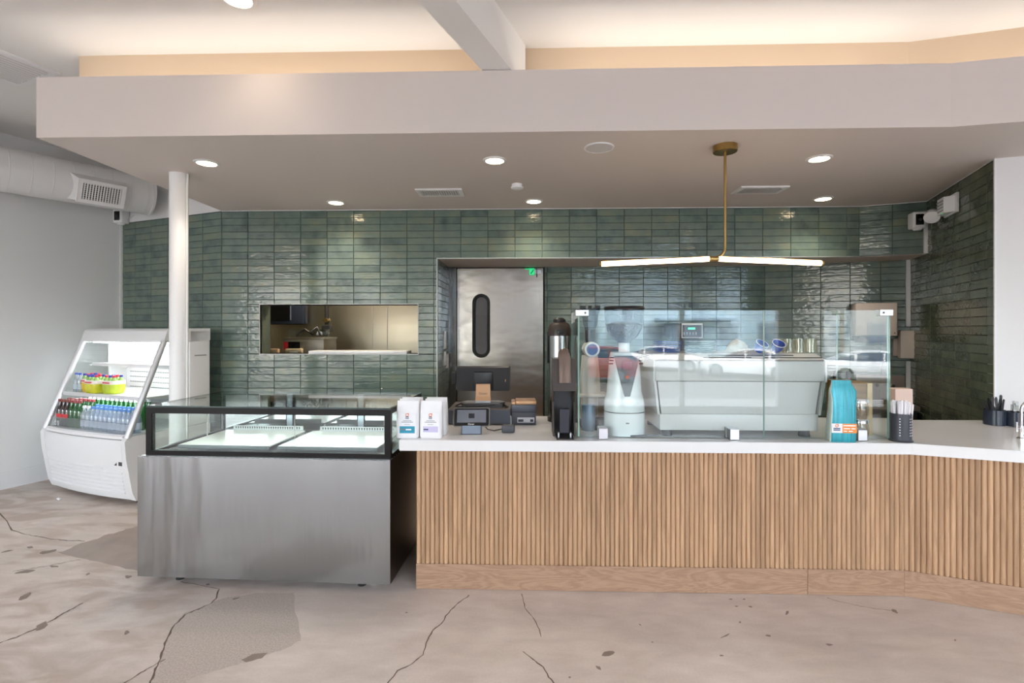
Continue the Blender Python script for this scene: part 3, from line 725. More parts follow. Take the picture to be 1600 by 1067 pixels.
# lower apron, tapered middle, upper band, sloped top
MB().box(0, MW, 0, DEP, z1_, z2_, .006).obj('drip_apron', MACHW, em, 30)
mid = MB(); mid.loft([[(.012,.012,z2_),(MW-.012,.012,z2_),(MW-.012,DEP-.01,z2_),(.012,DEP-.01,z2_)], [(-.012,.006,z3_),(MW+.012,.006,z3_),(MW+.012,DEP,z3_),(-.012,DEP,z3_)]])
mid.obj('back_panel', MACHW, em)
for sx in (0, 1):
    xa, xb = (-.006, -.030) if sx == 0 else (MW+.006, MW+.030)
    MB().loft([[(xa-.007,.0,z2_-.004),(xa+.007,.0,z2_-.004),(xa+.007,DEP,z2_-.004),(xa-.007,DEP,z2_-.004)], [(xb-.007,-.008,z3_+.004),(xb+.007,-.008,z3_+.004),(xb+.007,DEP,z3_+.004),(xb-.007,DEP,z3_+.004)]]).obj('side_panel', MACHW, em)
MB().box(-ov+.012, MW+ov-.012, -.012, DEP+.0, z3_+.004, z4_, .008).obj('upper_band', MACHW, em, 30)
for sx in (0, 1):
    x0 = -ov if sx == 0 else MW+ov-.011
    MB().box(x0, x0+.011, -.016, DEP, z3_, z4_+.003, .003).obj('end_cheek', MACHW, em)
tp = MB(); tp.loft([[(-ov+.004,-.010,z4_+.004),(MW+ov-.004,-.010,z4_+.004),(MW+ov-.004,DEP,z4_+.004),(-ov+.004,DEP,z4_+.004)], [(-ov+.018,.075,z5_),(MW+ov-.018,.075,z5_),(MW+ov-.018,DEP,z5_),(-ov+.018,DEP,z5_)]])
tp.obj('top_cover', MACHW, em)
for k, (yy, xa, xb) in enumerate(((.018, .26, .95), (.048, .30, .80))):
    zc = z4_+.004 + (yy+.010)/.085*(z5_-z4_-.004)
    for s0, s1 in ((xa, xa+.28), (xb-.33, xb)):
        MB().cbox(((s0+s1)/2, yy, zc+.0012), (s1-s0, .006, .004), 0, Matrix.Rotation(R(24), 3, 'X')).obj('vent_slot', DARKGAP, em)
for k in range(3):
    yy = .10+k*.0; zz = z5_-.014-k*.012
    MB().box(-ov+.002, -ov+.006, .12, .34, zz-.003, zz+.001).obj('vent_slot', DARKGAP, em)
# work side: group heads, portafilters and steam wands
MB().box(.03, MW-.03, DEP-.03, DEP+.06, .05, .09, .005).obj('drip_tray', STEEL, em)
for k in range(3):
    x = MW*(.2+.3*k); g = MB().lathe([(.045,0),(.05,.05),(.04,.07)], 20, (x, DEP+.06, .27)).obj('group_head', CHROME, em, 40)
    MB().cyl((x, DEP+.06, .26), (x, DEP+.2, .25), .012, .015, 12).obj('portafilter_handle', BLACK, g, 40)
for x in (-.01, MW+.01): MB().tube([(x, DEP+.02, .40),(x, DEP+.08, .34),(x, DEP+.10, .12)], .006, 8).obj('steam_wand', CHROME, em, 40)
for x in (.05, MW-.06):
    for y in (.045, DEP-.06): MB().lathe([(.03,0),(.032,.006),(.028,.038)], 20, (x, y, 0)).obj('foot', CHAR, em, 40)
ctop = CT + z5_ + .0005
# things on the machine
BLUE = M('cobalt glaze', (24, 72, 170), .15); PALE = M('pale celadon glaze', (196, 216, 218), .18)
def saucers(u, mat, word, cat_group, r):
    p = onZ(u, 548, ctop); p.y = 3.335; q = onY(u, 540, 3.335)
    for k in range(6):
        o = MB().lathe([(0,.0005),(r*.6,.0005),(r*.97,.008),(r,.0105),(r*.96,.0112),(r*.58,.004),(0,.004)], 32).obj('saucer', mat, None, 40, (q.x+rnd.uniform(-.003,.003), q.y, ctop+k*.0118))
        od = ('bottom', 'second from bottom', 'third from bottom', 'third from top', 'second from top', 'top')[k]
        tag(o, '%s saucer, %s of the %s stack on the espresso machine' % (word, od, word.split()[0]), 'saucer', cat_group)
saucers(1043, BLUE, 'cobalt blue', 'blue saucers on the espresso machine', .098)
saucers(1093, PALE, 'pale celadon', 'pale saucers on the espresso machine', .096)
cloth = MB(); rings = []
for k in range(6):
    s = [1.0, .98, .86, .66, .42, .12][k]; z = [0, .014, .036, .056, .070, .078][k]
    rings.append([((.068*s*math.cos(a_) * (1+.12*math.sin(3*a_+k)), .055*s*math.sin(a_)*(1+.1*math.cos(4*a_)), z + .008*math.sin(2*a_+k)*(k > 0))) for a_ in [2*math.pi*i/18 for i in range(18)]])
cloth.loft(rings); q = onY(1151, 540, 3.30)
tag(cloth.obj('bar_cloth', M('folded cloth', (206, 204, 196), .9, bump=.4, bscale=60), None, 60, (q.x, q.y, ctop)), 'crumpled off-white bar cloth heaped on top of the espresso machine', 'cloth')
GLS = glass('drinking glass', tint=(250, 248, 242), f0=.07)
for r_ in range(2):
    for k in range(4):
        q = onY(1214+k*17.5, 540, 3.26+.085*r_)
        o = MB().lathe([(.038,.001),(.034,.088),(.0,.088),(.0,.083),(.031,.083),(.035,.001)], 22, cap=False).obj('drinking_glass', GLS, None, 40, (q.x, 3.26+.085*r_, ctop))
        tag(o, '%s of four upturned glasses in the %s row on the espresso machine' % (('first from left', 'second from left', 'third from left', 'fourth from left')[k], ('front', 'rear')[r_]), 'glass', 'upturned glasses on the espresso machine')
def blue_cup(u, yy, rz, label):
    q = onY(u, 540, yy); t = thing('cup', label, 'cup', (q.x, yy, ctop), rz, 'blue cups on the espresso machine')
    m = MB().lathe([(0,0),(.026,0),(.040,.03),(.045,.068),(.0425,.068),(.037,.03),(.022,.005),(0,.005)], 26)
    tf(m, Matrix.Translation((0, 0, .0345)) @ Matrix.Rotation(R(-38), 4, 'X') @ Matrix.Translation((0, 0, -.0255)) @ Matrix.Diagonal((.85,.85,.85,1))); m.obj('bowl', BLUE, t, 50)
    m = MB().lathe([(.0425,.067),(.0455,.067),(.0455,.0705),(.0425,.0705)], 26, cap=False)
    tf(m, Matrix.Translation((0, 0, .0345)) @ Matrix.Rotation(R(-38), 4, 'X') @ Matrix.Translation((0, 0, -.0255)) @ Matrix.Diagonal((.85,.85,.85,1))); m.obj('rim', PLASTW, t, 50)
blue_cup(1187, 3.16, R(205), 'tilted blue cup on the espresso machine nearest the bar cloth')
blue_cup(1214, 3.155, R(188), 'tilted blue cup on the espresso machine before the upturned glasses')

# ------------------------------------------------------------------ white grinder with bean hopper
GZY = 3.135; q = onY(975, 680, GZY); gr = thing('coffee_grinder', 'white coffee grinder with a large bean hopper behind the glass guard', 'grinder', (q.x, GZY, CT))
GW = M('grinder pearl white', (226, 231, 233), .2)
def rr_ring(w, d, r, z, y=0): return [(x, y_+y, z) for x, y_ in rrect(w, d, r, 5)]
MB().loft([rr_ring(.236,.22,.095,.004), rr_ring(.24,.225,.10,.02), rr_ring(.24,.225,.10,.138)]).obj('base_drum', GW, gr, 40)
MB().loft([rr_ring(.234,.219,.097,.138), rr_ring(.234,.219,.097,.143)]).obj('seam', CHAR, gr, 40)
body = [(.240,.225,.10,.143),(.238,.223,.10,.19),(.224,.212,.095,.225),(.204,.20,.085,.26),(.192,.19,.075,.34),(.176,.18,.065,.44),(.164,.172,.06,.485),(.150,.16,.05,.495)]
MB().loft([rr_ring(*b) for b in body]).obj('body', GW, gr, 40)
dep = lambda z: [(b[1]/2) for b in body if b[3] >= z-1e-6][0]
def front(z):
    for a_, b_ in zip(body, body[1:]):
        if a_[3] <= z <= b_[3]:
            k = (z-a_[3])/(b_[3]-a_[3]); return -(a_[1]+(b_[1]-a_[1])*k)/2 - .003
    return -.1
bd = MB(); L_, R2 = [], []
for z, w in ((.238,.016),(.30,.033),(.36,.048),(.42,.062),(.478,.072)):
    y = front(z); L_.append((-w, y, z)); R2.append((w, y, z))
a_ = bd._vs(L_); b_ = bd._vs(R2); a2 = bd._vs([(x,y+.012,z) for x,y,z in L_]); bb2 = bd._vs([(x,y+.012,z) for x,y,z in R2])
for i in range(4):
    bd.face([a_[i], b_[i], b_[i+1], a_[i+1]]); bd.face([a2[i], a_[i], a_[i+1], a2[i+1]]); bd.face([b_[i], bb2[i], bb2[i+1], b_[i+1]])
badge = bd.obj('control_badge', M('bronze badge', (50, 43, 40), .2), gr)
MB().lathe([(0,-.002),(.011,-.002),(.011,.003),(0,.003)], 18, (.0, front(.352)-.002, .352), True, 'y').obj('button', M('orange ring', (206, 96, 60), .4), badge)
MB().box(-.028,.028, front(.42)-.003, front(.40)+.002, .395, .445).obj('display', M('grinder display', (96, 104, 116), .1), badge)
for k in range(3):
    z = .465-.018*k; w_ = .083 + .003*k
    for sx in (-1, 1): MB().box(sx*w_-.012, sx*w_+.012, -.068, -.05, z-.003, z+.003).obj('side_slot', DARKGAP, gr)
MB().cyl((0,0,.495), (0,0,.555), .033, n=24).obj('collar', PLAST, gr, 40)
HOP = glass('smoked hopper', tint=(196, 206, 214), f0=.07)
hp = MB().lathe([(.034,.55),(.046,.566),(.082,.595),(.104,.632),(.115,.69),(.119,.76)], 30, cap=False).obj('hopper', HOP, gr, 50)
MB().lathe([(0,.553),(.032,.553),(.044,.568),(.079,.597),(.101,.634),(.107,.662),(.06,.680),(0,.684)], 26).obj('beans', M('coffee beans', (66, 46, 36), .5, var=.5, vscale=90, bump=1, bscale=90), hp, 50)
MB().lathe([(0,.772),(.118,.772),(.122,.76),(.119,.755),(0,.757)], 30).obj('hopper_lid', BLACK, hp, 40)
t_ = MB().tube([(0,-.10,.012),(.03,-.11,.007),(.10,-.10,.007),(.16,-.08,.008),(.195,-.07,.007)], .006, 8); t_.obj('power_cord', BLACK, gr, 50)
def text(body_, size, mat, parent, loc, rot, name='lettering', align='CENTER'):
    cu = bpy.data.curves.new(name, 'FONT'); cu.body = body_; cu.size = size; cu.align_x = align; cu.align_y = 'CENTER'; cu.extrude = .0002; cu.materials.append(mat)
    q_ = bpy.data.objects.new(name, cu); C.objects.link(q_); bpy.context.view_layer.update(); me = bpy.data.meshes.new_from_object(q_); bpy.data.objects.remove(q_)
    o = bpy.data.objects.new(name, me); C.objects.link(o); o.parent = parent; o.location = loc; o.rotation_euler = rot; return o
INK = M('dark ink', (44, 46, 56), .6); INKL = M('light ink', (232, 232, 232), .6)
for k in range(3): MB().box(-.010+k*.007, -.005+k*.007, -.1128, -.1116, .078, .086).obj('maker_mark', INK, gr)

# ------------------------------------------------------------------ tall second grinder behind the guard
GY2 = 3.40; q = onY(922, 660, GY2); g2 = thing('coffee_grinder', 'tall white grinder with a round dial, left behind the glass guard', 'grinder', (q.x, GY2, CT))
CRM = M('cream enamel', (226, 218, 206), .3)
MB().box(-.075,.12,-.11,.12,0,.03,.01).obj('base_plate', BROWNB, g2, 40)
MB().loft([rr_ring(.13,.15,.03,.21,.02), rr_ring(.12,.14,.03,.34,.02), rr_ring(.10,.12,.03,.46,.02)]).obj('column', CRM, g2, 40)
MB().loft([rr_ring(.11,.12,.02,.03,.05), rr_ring(.11,.12,.02,.21,.05)]).obj('stem', CRM, g2, 40)
MB().box(-.08,.11,-.10,.09,.195,.215,.008).obj('shelf', CRM, g2, 40)
MB().lathe([(.0,-.09),(.045,-.09),(.048,-.085),(.05,.06),(0,.06)], 30, (.0,-.02,.505), True, 'y').obj('burr_chamber', CRM, g2, 40)
MB().lathe([(.036,-.094),(.048,-.094),(.048,-.088),(.036,-.088)], 30, (.0,-.02,.505), False, 'y').obj('dial_ring', PLASTW, g2, 40)
MB().lathe([(0,-.092),(.036,-.092),(.036,-.089),(0,-.089)], 26, (.0,-.02,.505), True, 'y').obj('dial_face', M('dial blue', (70, 100, 150), .2), g2, 40)
MB().lathe([(.03,.545),(.036,.57),(.036,.62),(.03,.63)], 24).obj('throat', BLACK, g2, 40)
h2 = MB().lathe([(.03,.63),(.045,.66),(.055,.72),(.066,.775)], 26, cap=False).obj('hopper', HOP, g2, 50)
for s0, s1 in ((-.066,-.028), (-.012,.010), (.03,.066)): MB().box(s0, s1, -.02, .02, .765, .79, .004).obj('hopper_lid', BLACK, h2, 40)
q = onY(919, 660, 3.24); o = MB().lathe([(0,0),(.040,0),(.046,.05),(.042,.15),(.044,.16),(.040,.158),(.038,.15),(0,.01)], 26).obj('milk_pitcher', M('blue grey enamel', (150, 172, 194), .2, .4), None, 50, (q.x, 3.24, CT))
tag(o, 'blue-grey milk pitcher on the counter inside the guard', 'pitcher')
q = onY(941, 655, 3.27); kb = thing('knock_box', 'dark round knock box beside the blue-grey pitcher', 'knock box', (q.x, 3.27, CT))
MB().lathe([(0,0),(.062,0),(.066,.01),(.066,.05),(.058,.07),(.055,.068),(.06,.05),(0,.03)], 28).obj('tub', M('dark bronze plastic', (52, 44, 36), .3), kb, 50)
MB().cyl((-.058,0,.06), (.058,0,.06), .008, n=12).obj('knock_bar', RUBBER, kb, 40)

# ------------------------------------------------------------------ tap dispenser and airpot left of the guard
q = onY(882, 684, 3.0); dp = thing('drink_dispenser', 'tall dark brown dispenser with an arched sight window left of the guard', 'dispenser', (q.x, 2.985, CT))
side = [(0,.012),(.0,.02),(-.0,.02),(.015,.02),(.055,.12),(.02,.285),(.05,.47),(.12,.47),(.20,.02),(.20,.0),(0,0)]
prof = [(.03,.006),(.09,.20),(.0,.275),(.045,.46),(.20,.46),(.20,.006)]
MB().prism(prof, 'x', -.066, -.058).obj('side_panel', BROWNB, dp); MB().prism(prof, 'x', .058, .066).obj('side_panel', BROWNB, dp)
MB().prism([(.0,.275),(.045,.46),(.20,.46),(.20,.275)], 'x', -.058, .058).obj('housing', BROWNB, dp)
MB().prism([(.12,.006),(.12,.275),(.20,.275),(.20,.006)], 'x', -.058, .058).obj('back_wall', BLACK, dp)
MB().box(-.050,.050,-.045,.10,0,.008,.002).obj('drip_tray', BLACK, dp)
MB().box(-.028,.026,-.006,.035,.03,.172,.004).obj('tap_block', M('navy black plastic', (40, 42, 52), .3), dp)
for x in (-.036, .034): MB().box(x-.004, x+.004, -.012, .02, .008, .036).obj('tap_bracket', SATIN, dp)
aw = MB().lathe([(.0,0),(.040,.0),(.040,.155),(.037,.178),(.030,.195),(.018,.206),(0,.210)], 28, sx=1.0, sy=.55); tf(aw, Matrix.Translation((.003, .008, .318)) @ Matrix.Rotation(math.atan2(-.045, .185), 4, 'X')); aw.obj('sight_window', M('smoked chrome', (150, 136, 128), .1, 1.0), dp, 50)
q = onY(874, 560, 3.56); ap = thing('airpot', 'steel airpot with black top standing behind the brown dispenser', 'airpot', (q.x, 3.56, CT))
MB().lathe([(0,0),(.082,0),(.082,.03),(0,.03)], 30).obj('foot_ring', BLACK, ap, 40)
MB().lathe([(.078,.03),(.078,.60)], 32).obj('body', STEEL, ap, 40)
MB().lathe([(.081,.59),(.082,.63),(.070,.668),(.045,.685),(0,.687)], 30).obj('shoulder', BROWNB, ap, 40)
MB().lathe([(.042,.685),(.044,.70),(.03,.712),(0,.714)], 24).obj('pump_knob', BLACK, ap, 40)
MB().box(-.02,.02,-.115,-.06,.60,.63,.006).obj('spout', BLACK, ap, 40)
MB().box(-.088,-.078,-.02,.02,.4,.62,.003).obj('handle', BLACK, ap, 40)

# ------------------------------------------------------------------ till, drawer, displays, printer
DZ = .105; x0, x1 = onY(700, 660, 3.38).x, onY(798, 660, 3.38).x
cd = thing('cash_drawer', 'grey cash drawer under the till screen', 'cash drawer', (x0, 3.38, CT))
MB().box(0, x1-x0, .004, .35, .004, DZ, .004).obj('case', M('drawer top grey', (98, 90, 84), .5), cd)
MB().box(.003, x1-x0-.003, 0, .006, .010, DZ-.006, .002).obj('drawer_front', SLATE, cd)
pq = onY(755, 625, 3.52); pos = thing('till_screen', 'black till touchscreen on a tan stand seen from behind', 'till', (pq.x, 3.52, CT+DZ), R(4))
MB().prism([(-.13,-.075),(.13,-.075),(.15,.0),(.11,.075),(-.11,.075),(-.15,.0)], 'z', .0005, .026).obj('base', M('till base dark', (62, 60, 60), .35), pos)
MB().prism([(-.150,.0),(-.11,-.062),(.11,-.062),(.150,.0),(.11,.062),(-.11,.062)], 'z', .026, .032).obj('base_top', M('till base light', (120, 114, 110), .3), pos)
TAND = M('tan anodised', (196, 154, 116), .3, .35)
nk = MB().loft([[(-.054,-.062,.032),(.054,-.062,.032),(.054,-.042,.032),(-.054,-.042,.032)], [(-.050,-.046,.075),(.050,-.046,.075),(.050,-.028,.075),(-.050,-.028,.075)], [(-.048,-.030,.155),(.048,-.030,.155),(.048,-.012,.155),(-.048,-.012,.155)]]).obj('neck', TAND, pos)
MB().box(-.052,.052,-.068,-.040,.030,.046,.003).obj('neck_foot', SATIN, nk)
text('Clover', .021, INK, nk, (0.0, -.0445, .092), (R(78), 0, 0))
sc = Matrix.Translation((-.0,.0,.188)) @ Matrix.Rotation(R(14), 4, 'X')
scr = MB(); scr.loft([[(x, -.012, z) for x, z in rrect(.365,.168,.012)], [(x, .012, z) for x, z in rrect(.375,.178,.014)]]); tf(scr, sc).obj('screen_back', M('till charcoal', (46, 46, 48), .4), pos, 40)
mp_ = MB(); mp_.loft([[(x, -.020, z-.012) for x, z in rrect(.12,.13,.01)], [(x, -.012, z-.012) for x, z in rrect(.14,.14,.01)]]); tf(mp_, sc).obj('mount_plate', BLACK, pos, 40)
o = tf(MB().box(.150,.155,-.016,-.0125,-.016,.0), sc).obj('logo_mark', TAND, pos)
tf(MB().box(-.215,-.187,-.02,.012,-.03,.055,.004), sc).obj('card_reader', BLACK, pos)
MB().tube([(.13,.0,.01),(.16,-.03,.006),(.17,-.07,.006),(.15,-.10,.006)], .004, 6).obj('cable', BLACK, pos, 50)
MB().tube([(-.15,.0,.02),(-.19,-.02,.006),(-.17,-.06,.006),(-.05,-.085,.006),(.08,-.08,.02)], .005, 6).obj('cable', BLACK, pos, 50)
q = onZ(736, 679, CT); cdv = thing('customer_display', 'small tilted customer screen with grey bezel on the counter', 'card terminal', (q.x, q.y+.035, CT), R(3))
MB().prism([(-.04,0),(-.04,.006),(-.028,.052),(.04,.062),(.05,0)], 'x', -.062, .062).obj('stand', SLATE, cdv)
MB().prism([(-.0425,.007),(-.0305,.053),(-.029,.053),(-.041,.007)], 'x', -.054, .054).obj('stand_face', M('stand face light', (120, 132, 148), .35), cdv)
sm = Matrix.Translation((0, .0, .098)) @ Matrix.Rotation(R(-22), 4, 'X')
a_ = MB(); a_.loft([[(x, -.008, z) for x, z in rrect(.222,.118,.014)], [(x, .010, z) for x, z in rrect(.216,.112,.014)]]); tf(a_, sm).obj('housing', M('bezel taupe', (104, 100, 96), .4), cdv, 40)
a_ = MB(); a_.loft([[(x, -.0095, z) for x, z in rrect(.210,.106,.010)], [(x, -.0075, z) for x, z in rrect(.210,.106,.010)]]); fr_ = tf(a_, sm).obj('bezel', BLACKG, cdv, 40)
scn = MB().box(-.088,.088,-.0105,-.009,-.034,.044); tf(scn, sm).obj('screen', M('screen grey', (98, 100, 108), .12, emit=(98, 100, 108), estr=.06), fr_)
lg = MB().box(-.018,.018,-.0112,-.0104,-.008,.022); tf(lg, sm).obj('screen_logo', M('screen logo dark', (34, 34, 40), .3), fr_)
tx = text('Clover', .014, INKL, cdv, (0,0,0), (0,0,0)); tx.matrix_local = sm @ Matrix.Translation((-.002, -.0105, -.0435)) @ Matrix.Rotation(R(90), 4, 'X')
q = onZ(794, 677, CT); pk = thing('cable_hub', 'small black plastic hub with cables beside the customer screen', 'hub', (q.x, q.y+.03, CT))
MB().box(-.040,.040,-.03,.03,.0005,.048,.010,3).obj('case', CHAR, pk, 40)
MB().tube([(-.04,.0,.02),(-.09,.02,.006),(-.13,.03,.012),(-.15,.05,.03)], .0035, 6).obj('cable', BLACK, pk, 50)
MB().tube([(.016,.0,.045),(.018,.0,.085),(.014,.01,.10)], .003, 6).obj('cable', M('grey cable', (150,150,150), .4), pk, 50)
q = onZ(819, 664, CT); pr = thing('receipt_printer', 'dark receipt printer with a tan lid between drawer and dispenser', 'printer', (q.x, q.y, CT), R(2))
MB().box(-.082,.078,.0,.16,.0005,.085,.004).obj('lower_case', CHAR, pr, 40)
MB().box(-.084,.080,-.004,.165,.085,.135,.006).obj('upper_case', SLATE, pr, 40)
MB().box(-.055,.081,.0,.165,.135,.158,.004).obj('lid', TAND, pr, 40); MB().box(-.084,-.058,.0,.165,.135,.150,.004).obj('lid_button', TAND, pr, 40)
MB().box(-.045,.068,-.0015,.001,.016,.050).obj('port_panel', M('port label', (190, 190, 196), .5), pr)
for x, w in ((-.02,.03),(.05,.02),(-.035,.01)): MB().box(x-w/2, x+w/2, -.004, .0, .022, .038).obj('port', BLACK, pr)

# ------------------------------------------------------------------ coffee bags
BAGW = M('white matte bag', (232, 231, 233), .5, bump=.5, bscale=22, bdist=.004); LBLW = M('label white', (232, 232, 235), .5)
ORNG = M('orange print', (226, 132, 84), .6); NAVY = M('navy print', (64, 76, 112), .6); TEALP = M('teal print', (34, 142, 170), .6); LAV = M('lavender print', (198, 190, 220), .6); GREYP = M('grey print', (120, 118, 122), .6)
def bag_body(w, h, d, mat, parent):
    m = MB(); rings = []
    for z, sw, sd in ((.0, .94, .92), (.01, 1, 1), (h*.45, 1, .95), (h*.78, .98, .62), (h*.93, .96, .16), (h, .955, .13)):
        rings.append([(x, y, z) for x, y in rrect(w*sw, d*sd, min(w*sw, d*sd)*.25, 3)])
    m.loft(rings); return m.obj('bag_body', mat, parent, 50)
def ring_logo(parent, x, y, z, r, rot=None):
    m = MB().lathe([(r*.58,-.0006),(r,-.0006),(r,.0004),(r*.58,.0004)], 20, (x, y, z), False, 'y'); o = m.obj('logo', ORNG, parent)
    MB().box(x+r*.55, x+r*1.05, y-.0008, y, z+r*.3, z+r*1.0).obj('logo_flag', ORNG, parent); return o
def white_bag(u, yy, rz, label, print_=None):
    q = onY(u, 684, yy); t = thing('coffee_bag', label, 'coffee bag', (q.x, yy, CT), rz, 'white coffee bags')
    w, h, d = .132, .215, .062; b = bag_body(w, h, d, BAGW, t); y = -d/2 - .0006
    if print_:
        lb = MB().box(-.052,.052,y-.0004,y+.002,.022,.148).obj('label', LBLW, t); yy_ = y-.001
        ring_logo(lb, 0, yy_, .136, .010)
        for z, w_, hh, mt in ((.121,.010,.005,NAVY),(.113,.010,.004,NAVY),(.101,.024,.0025,GREYP),(.093,.034,.003,GREYP),(.080,.016,.0018,GREYP)): MB().box(-w_, w_, yy_-.0004, yy_+.0004, z, z+hh).obj('print_line', mt, lb)
        MB().box(-.044,.044, yy_-.0004, yy_+.0004, .030 if print_ is TEALP else .036, .070).obj('print_band', print_, lb)
        MB().box(-.040,-.012, yy_-.001, yy_, .048, .056).obj('print_line', GREYP if print_ is TEALP else NAVY, lb)
        if print_ is TEALP: MB().box(-.008,.024, yy_-.001, yy_, .047, .055).obj('print_line', LBLW, lb)
    return t
white_bag(638, 2.99, R(1), 'white coffee bag with teal label band, front of the left pile', TEALP)
white_bag(674.5, 2.99, R(-2), 'white coffee bag with lavender label band, front of the right pile', LAV)
white_bag(641, 3.068, R(0), 'plain white coffee bag directly behind the teal-label bag')
white_bag(645, 3.146, R(2), 'plain white coffee bag, rearmost behind the teal-label bag')
white_bag(681, 3.068, R(-1), 'plain white coffee bag directly behind the lavender-label bag')
white_bag(683, 3.146, R(0), 'plain white coffee bag, rearmost behind the lavender-label bag')
def teal_foil():
    return M('teal striped foil', (42, 150, 164), .3, .15, var=.34, vscale=9, vstretch=(14, 1, .7), bump=.6, bscale=16, bdist=.006)
q = onZ(1306, 686, CT); tb = thing('coffee_bag', 'teal striped foil coffee bag with orange label before the glass guard', 'coffee bag', (q.x, 2.963, CT), R(-4))
TF_ = teal_foil(); SILV = M('silver gusset foil', (170, 182, 172), .35, .3, bump=.6, bscale=24)
m = MB(); rings = []
for z, sw, sd, dx in ((.0,.150,.060,-.004),(.012,.150,.064,-.003),(.10,.146,.062,.0),(.18,.138,.056,.003),(.24,.138,.046,.006),(.285,.142,.032,.006),(.325,.108,.014,.0),(.345,.106,.006,.0)):
    rings.append([(x+dx, y, z) for x, y in rrect(sw, sd, min(sw,sd)*.3, 3)])
m.loft(rings); m.bm.normal_update()
for f in m.bm.faces:
    if f.normal.x < -.6: f.material_index = 1
m.obj('bag_body', [TF_, SILV], tb, 50)
lb = MB().box(-.066,.066,-.0345,-.031,.052,.104).obj('label', LBLW, tb)
MB().box(-.010,.066,-.0355,-.0345,.052,.104).obj('label_block', M('orange label', (230, 134, 44), .5), lb)
ring_logo(lb, -.040, -.0352, .092, .009)
for x0, x1, z, hh, mt in ((-.058,-.022,.074,.006,NAVY),(-.058,-.022,.065,.006,NAVY),(-.006,.060,.090,.007,INKL),(-.004,.030,.074,.006,INKL),(.036,.058,.074,.006,INKL),(-.004,.014,.060,.005,INKL),(.022,.044,.060,.005,INKL)):
    MB().box(x0, x1, -.0362, -.0352, z, z+hh).obj('print_line', mt, lb)

# ------------------------------------------------------------------ right end of the counter
q = onY(1359, 680, 3.30); xa, xb = onY(1327, 640, 3.125).x, gx1-.014
bx = thing('bread_box', 'bamboo counter box behind the right end of the glass guard', 'wooden box', (xa, 3.125, CT))
MB().box(0, xb-xa-.01, .012, .24, 0, .312, .003).obj('case', BAMBOO, bx); MB().box(.004, xb-xa-.045, 0, .012, .16, .308, .002).obj('door', BAMBOO, bx)
MB().box(.004, xb-xa-.045, 0, .012, .004, .155, .002).obj('door', BAMBOO, bx); MB().box(xb-xa-.042, xb-xa-.012, -.002, .012, .0, .312, .002).obj('side_post', wood('pale strip', (196,170,120), (212,188,140), 3, (1,1,6), .02), bx)
q = onY(1342, 680, 3.065)
for k in range(2):
    t = thing('glass_jar', 'clear glass jar with chrome lid, %s of the two stacked before the bamboo box' % ('lower', 'upper')[k], 'jar', (q.x, 3.065, CT+.118*k), 0, 'stacked glass jars')
    MB().lathe([(0,.002),(.042,.002),(.05,.015),(.052,.05),(.046,.085),(.043,.085),(.048,.05),(.046,.018),(0,.006)], 26, cap=False).obj('jar_body', GLS, t, 50)
    MB().lathe([(0,.112),(.044,.112),(.050,.104),(.050,.088),(0,.088)], 26).obj('lid', CHROME, t, 40)
for u, lb_ in ((1305, 'amber pump bottle behind the teal coffee bag'), (1326, 'amber pump bottle behind the bamboo box corner')):
    q = onY(u, 600, 3.62); t = thing('syrup_bottle', lb_, 'bottle', (q.x, 3.62, CT), 0, 'amber bottles behind the guard')
    MB().lathe([(0,0),(.032,0),(.034,.02),(.034,.2),(.014,.26),(.013,.30),(0,.30)], 22).obj('body', M('amber glass', (84, 52, 34), .1), t, 50)
    MB().lathe([(.0345,.15),(.0345,.215),(.030,.225)], 22, cap=False).obj('label', LBLW, t, 50); MB().lathe([(0,.345),(.016,.345),(.016,.30),(0,.30)], 16).obj('cap', BLACK, t, 40)
q = onY(1407, 690, 2.975); sh = thing('straw_holder', 'black perforated cup full of paper-wrapped straws at the guard end', 'straw holder', (q.x+.002, 2.975, CT))
MB().lathe([(0,.001),(.058,.001),(.0585,.006),(.052,.010),(.052,.158),(.049,.158),(.049,.012),(0,.012)], 32).obj('cup', M('slate black metal', (58, 60, 68), .4), sh, 40)
HOLE = M('bright hole', (196, 200, 206), .5)
for a_ in (-130, -72, -58, -44, -15, 20):
    for k in range(7):
        if k == 3 and a_ < -100: pass
        z = .038 + .0155*k; ca, sa = math.cos(R(a_)), math.sin(R(a_))
        MB().cyl((.0515*ca, .0515*sa, z), (.0527*ca, .0527*sa, z), .0036, n=8).obj('perforation', HOLE, sh)
PAPER = M('paper straw wrap', (236, 234, 238), .8)
for k in range(48):
    a_, rr_ = rnd.uniform(0, 6.28), .046*math.sqrt(rnd.random()); x, y = rr_*math.cos(a_), rr_*math.sin(a_)
    o = MB().cyl((x*.8, y*.8, .013), (x*1.1+.006, y*1.1, rnd.uniform(.212, .232)), .0048, n=7).obj('wrapped_straw', PAPER, None, 40, (q.x+.002, 2.975, CT))
    tag(o, 'thin white paper-wrapped straw standing in the black perforated cup', 'straw', 'wrapped straws in the black cup')
q = onY(1406, 640, 3.55); o = MB().box(-.058,.058,-.04,.04,0,.235,.003).obj('cardboard_box', M('pale pink card', (226, 200, 186), .7), None, None, (q.x, 3.55, CT)); tag(o, 'pale pink cardboard box standing on the counter behind the straws', 'box')
def cutlery_cup(u, v, label, dia, h, n_):
    q = onZ(u, v, CT); yy = q.y + dia/2; t = thing('cutlery_cup', label, 'cutlery holder', (q.x, yy, CT), 0)
    MB().lathe([(0,.001),(dia/2,.001),(dia/2,h),(dia/2-.004,h),(dia/2-.004,.006),(0,.006)], 28).obj('cup', M('dark blue-black cup '+label[:5], (38, 46, 60), .2), t, 40)
    return t, q.x, yy, dia, h
t, x, y, dia, h = cutlery_cup(1567, 666, 'black cup full of dark plastic knives by the white wall', .118, .10, 9)
KN = M('black plastic knife', (34, 34, 38), .35)
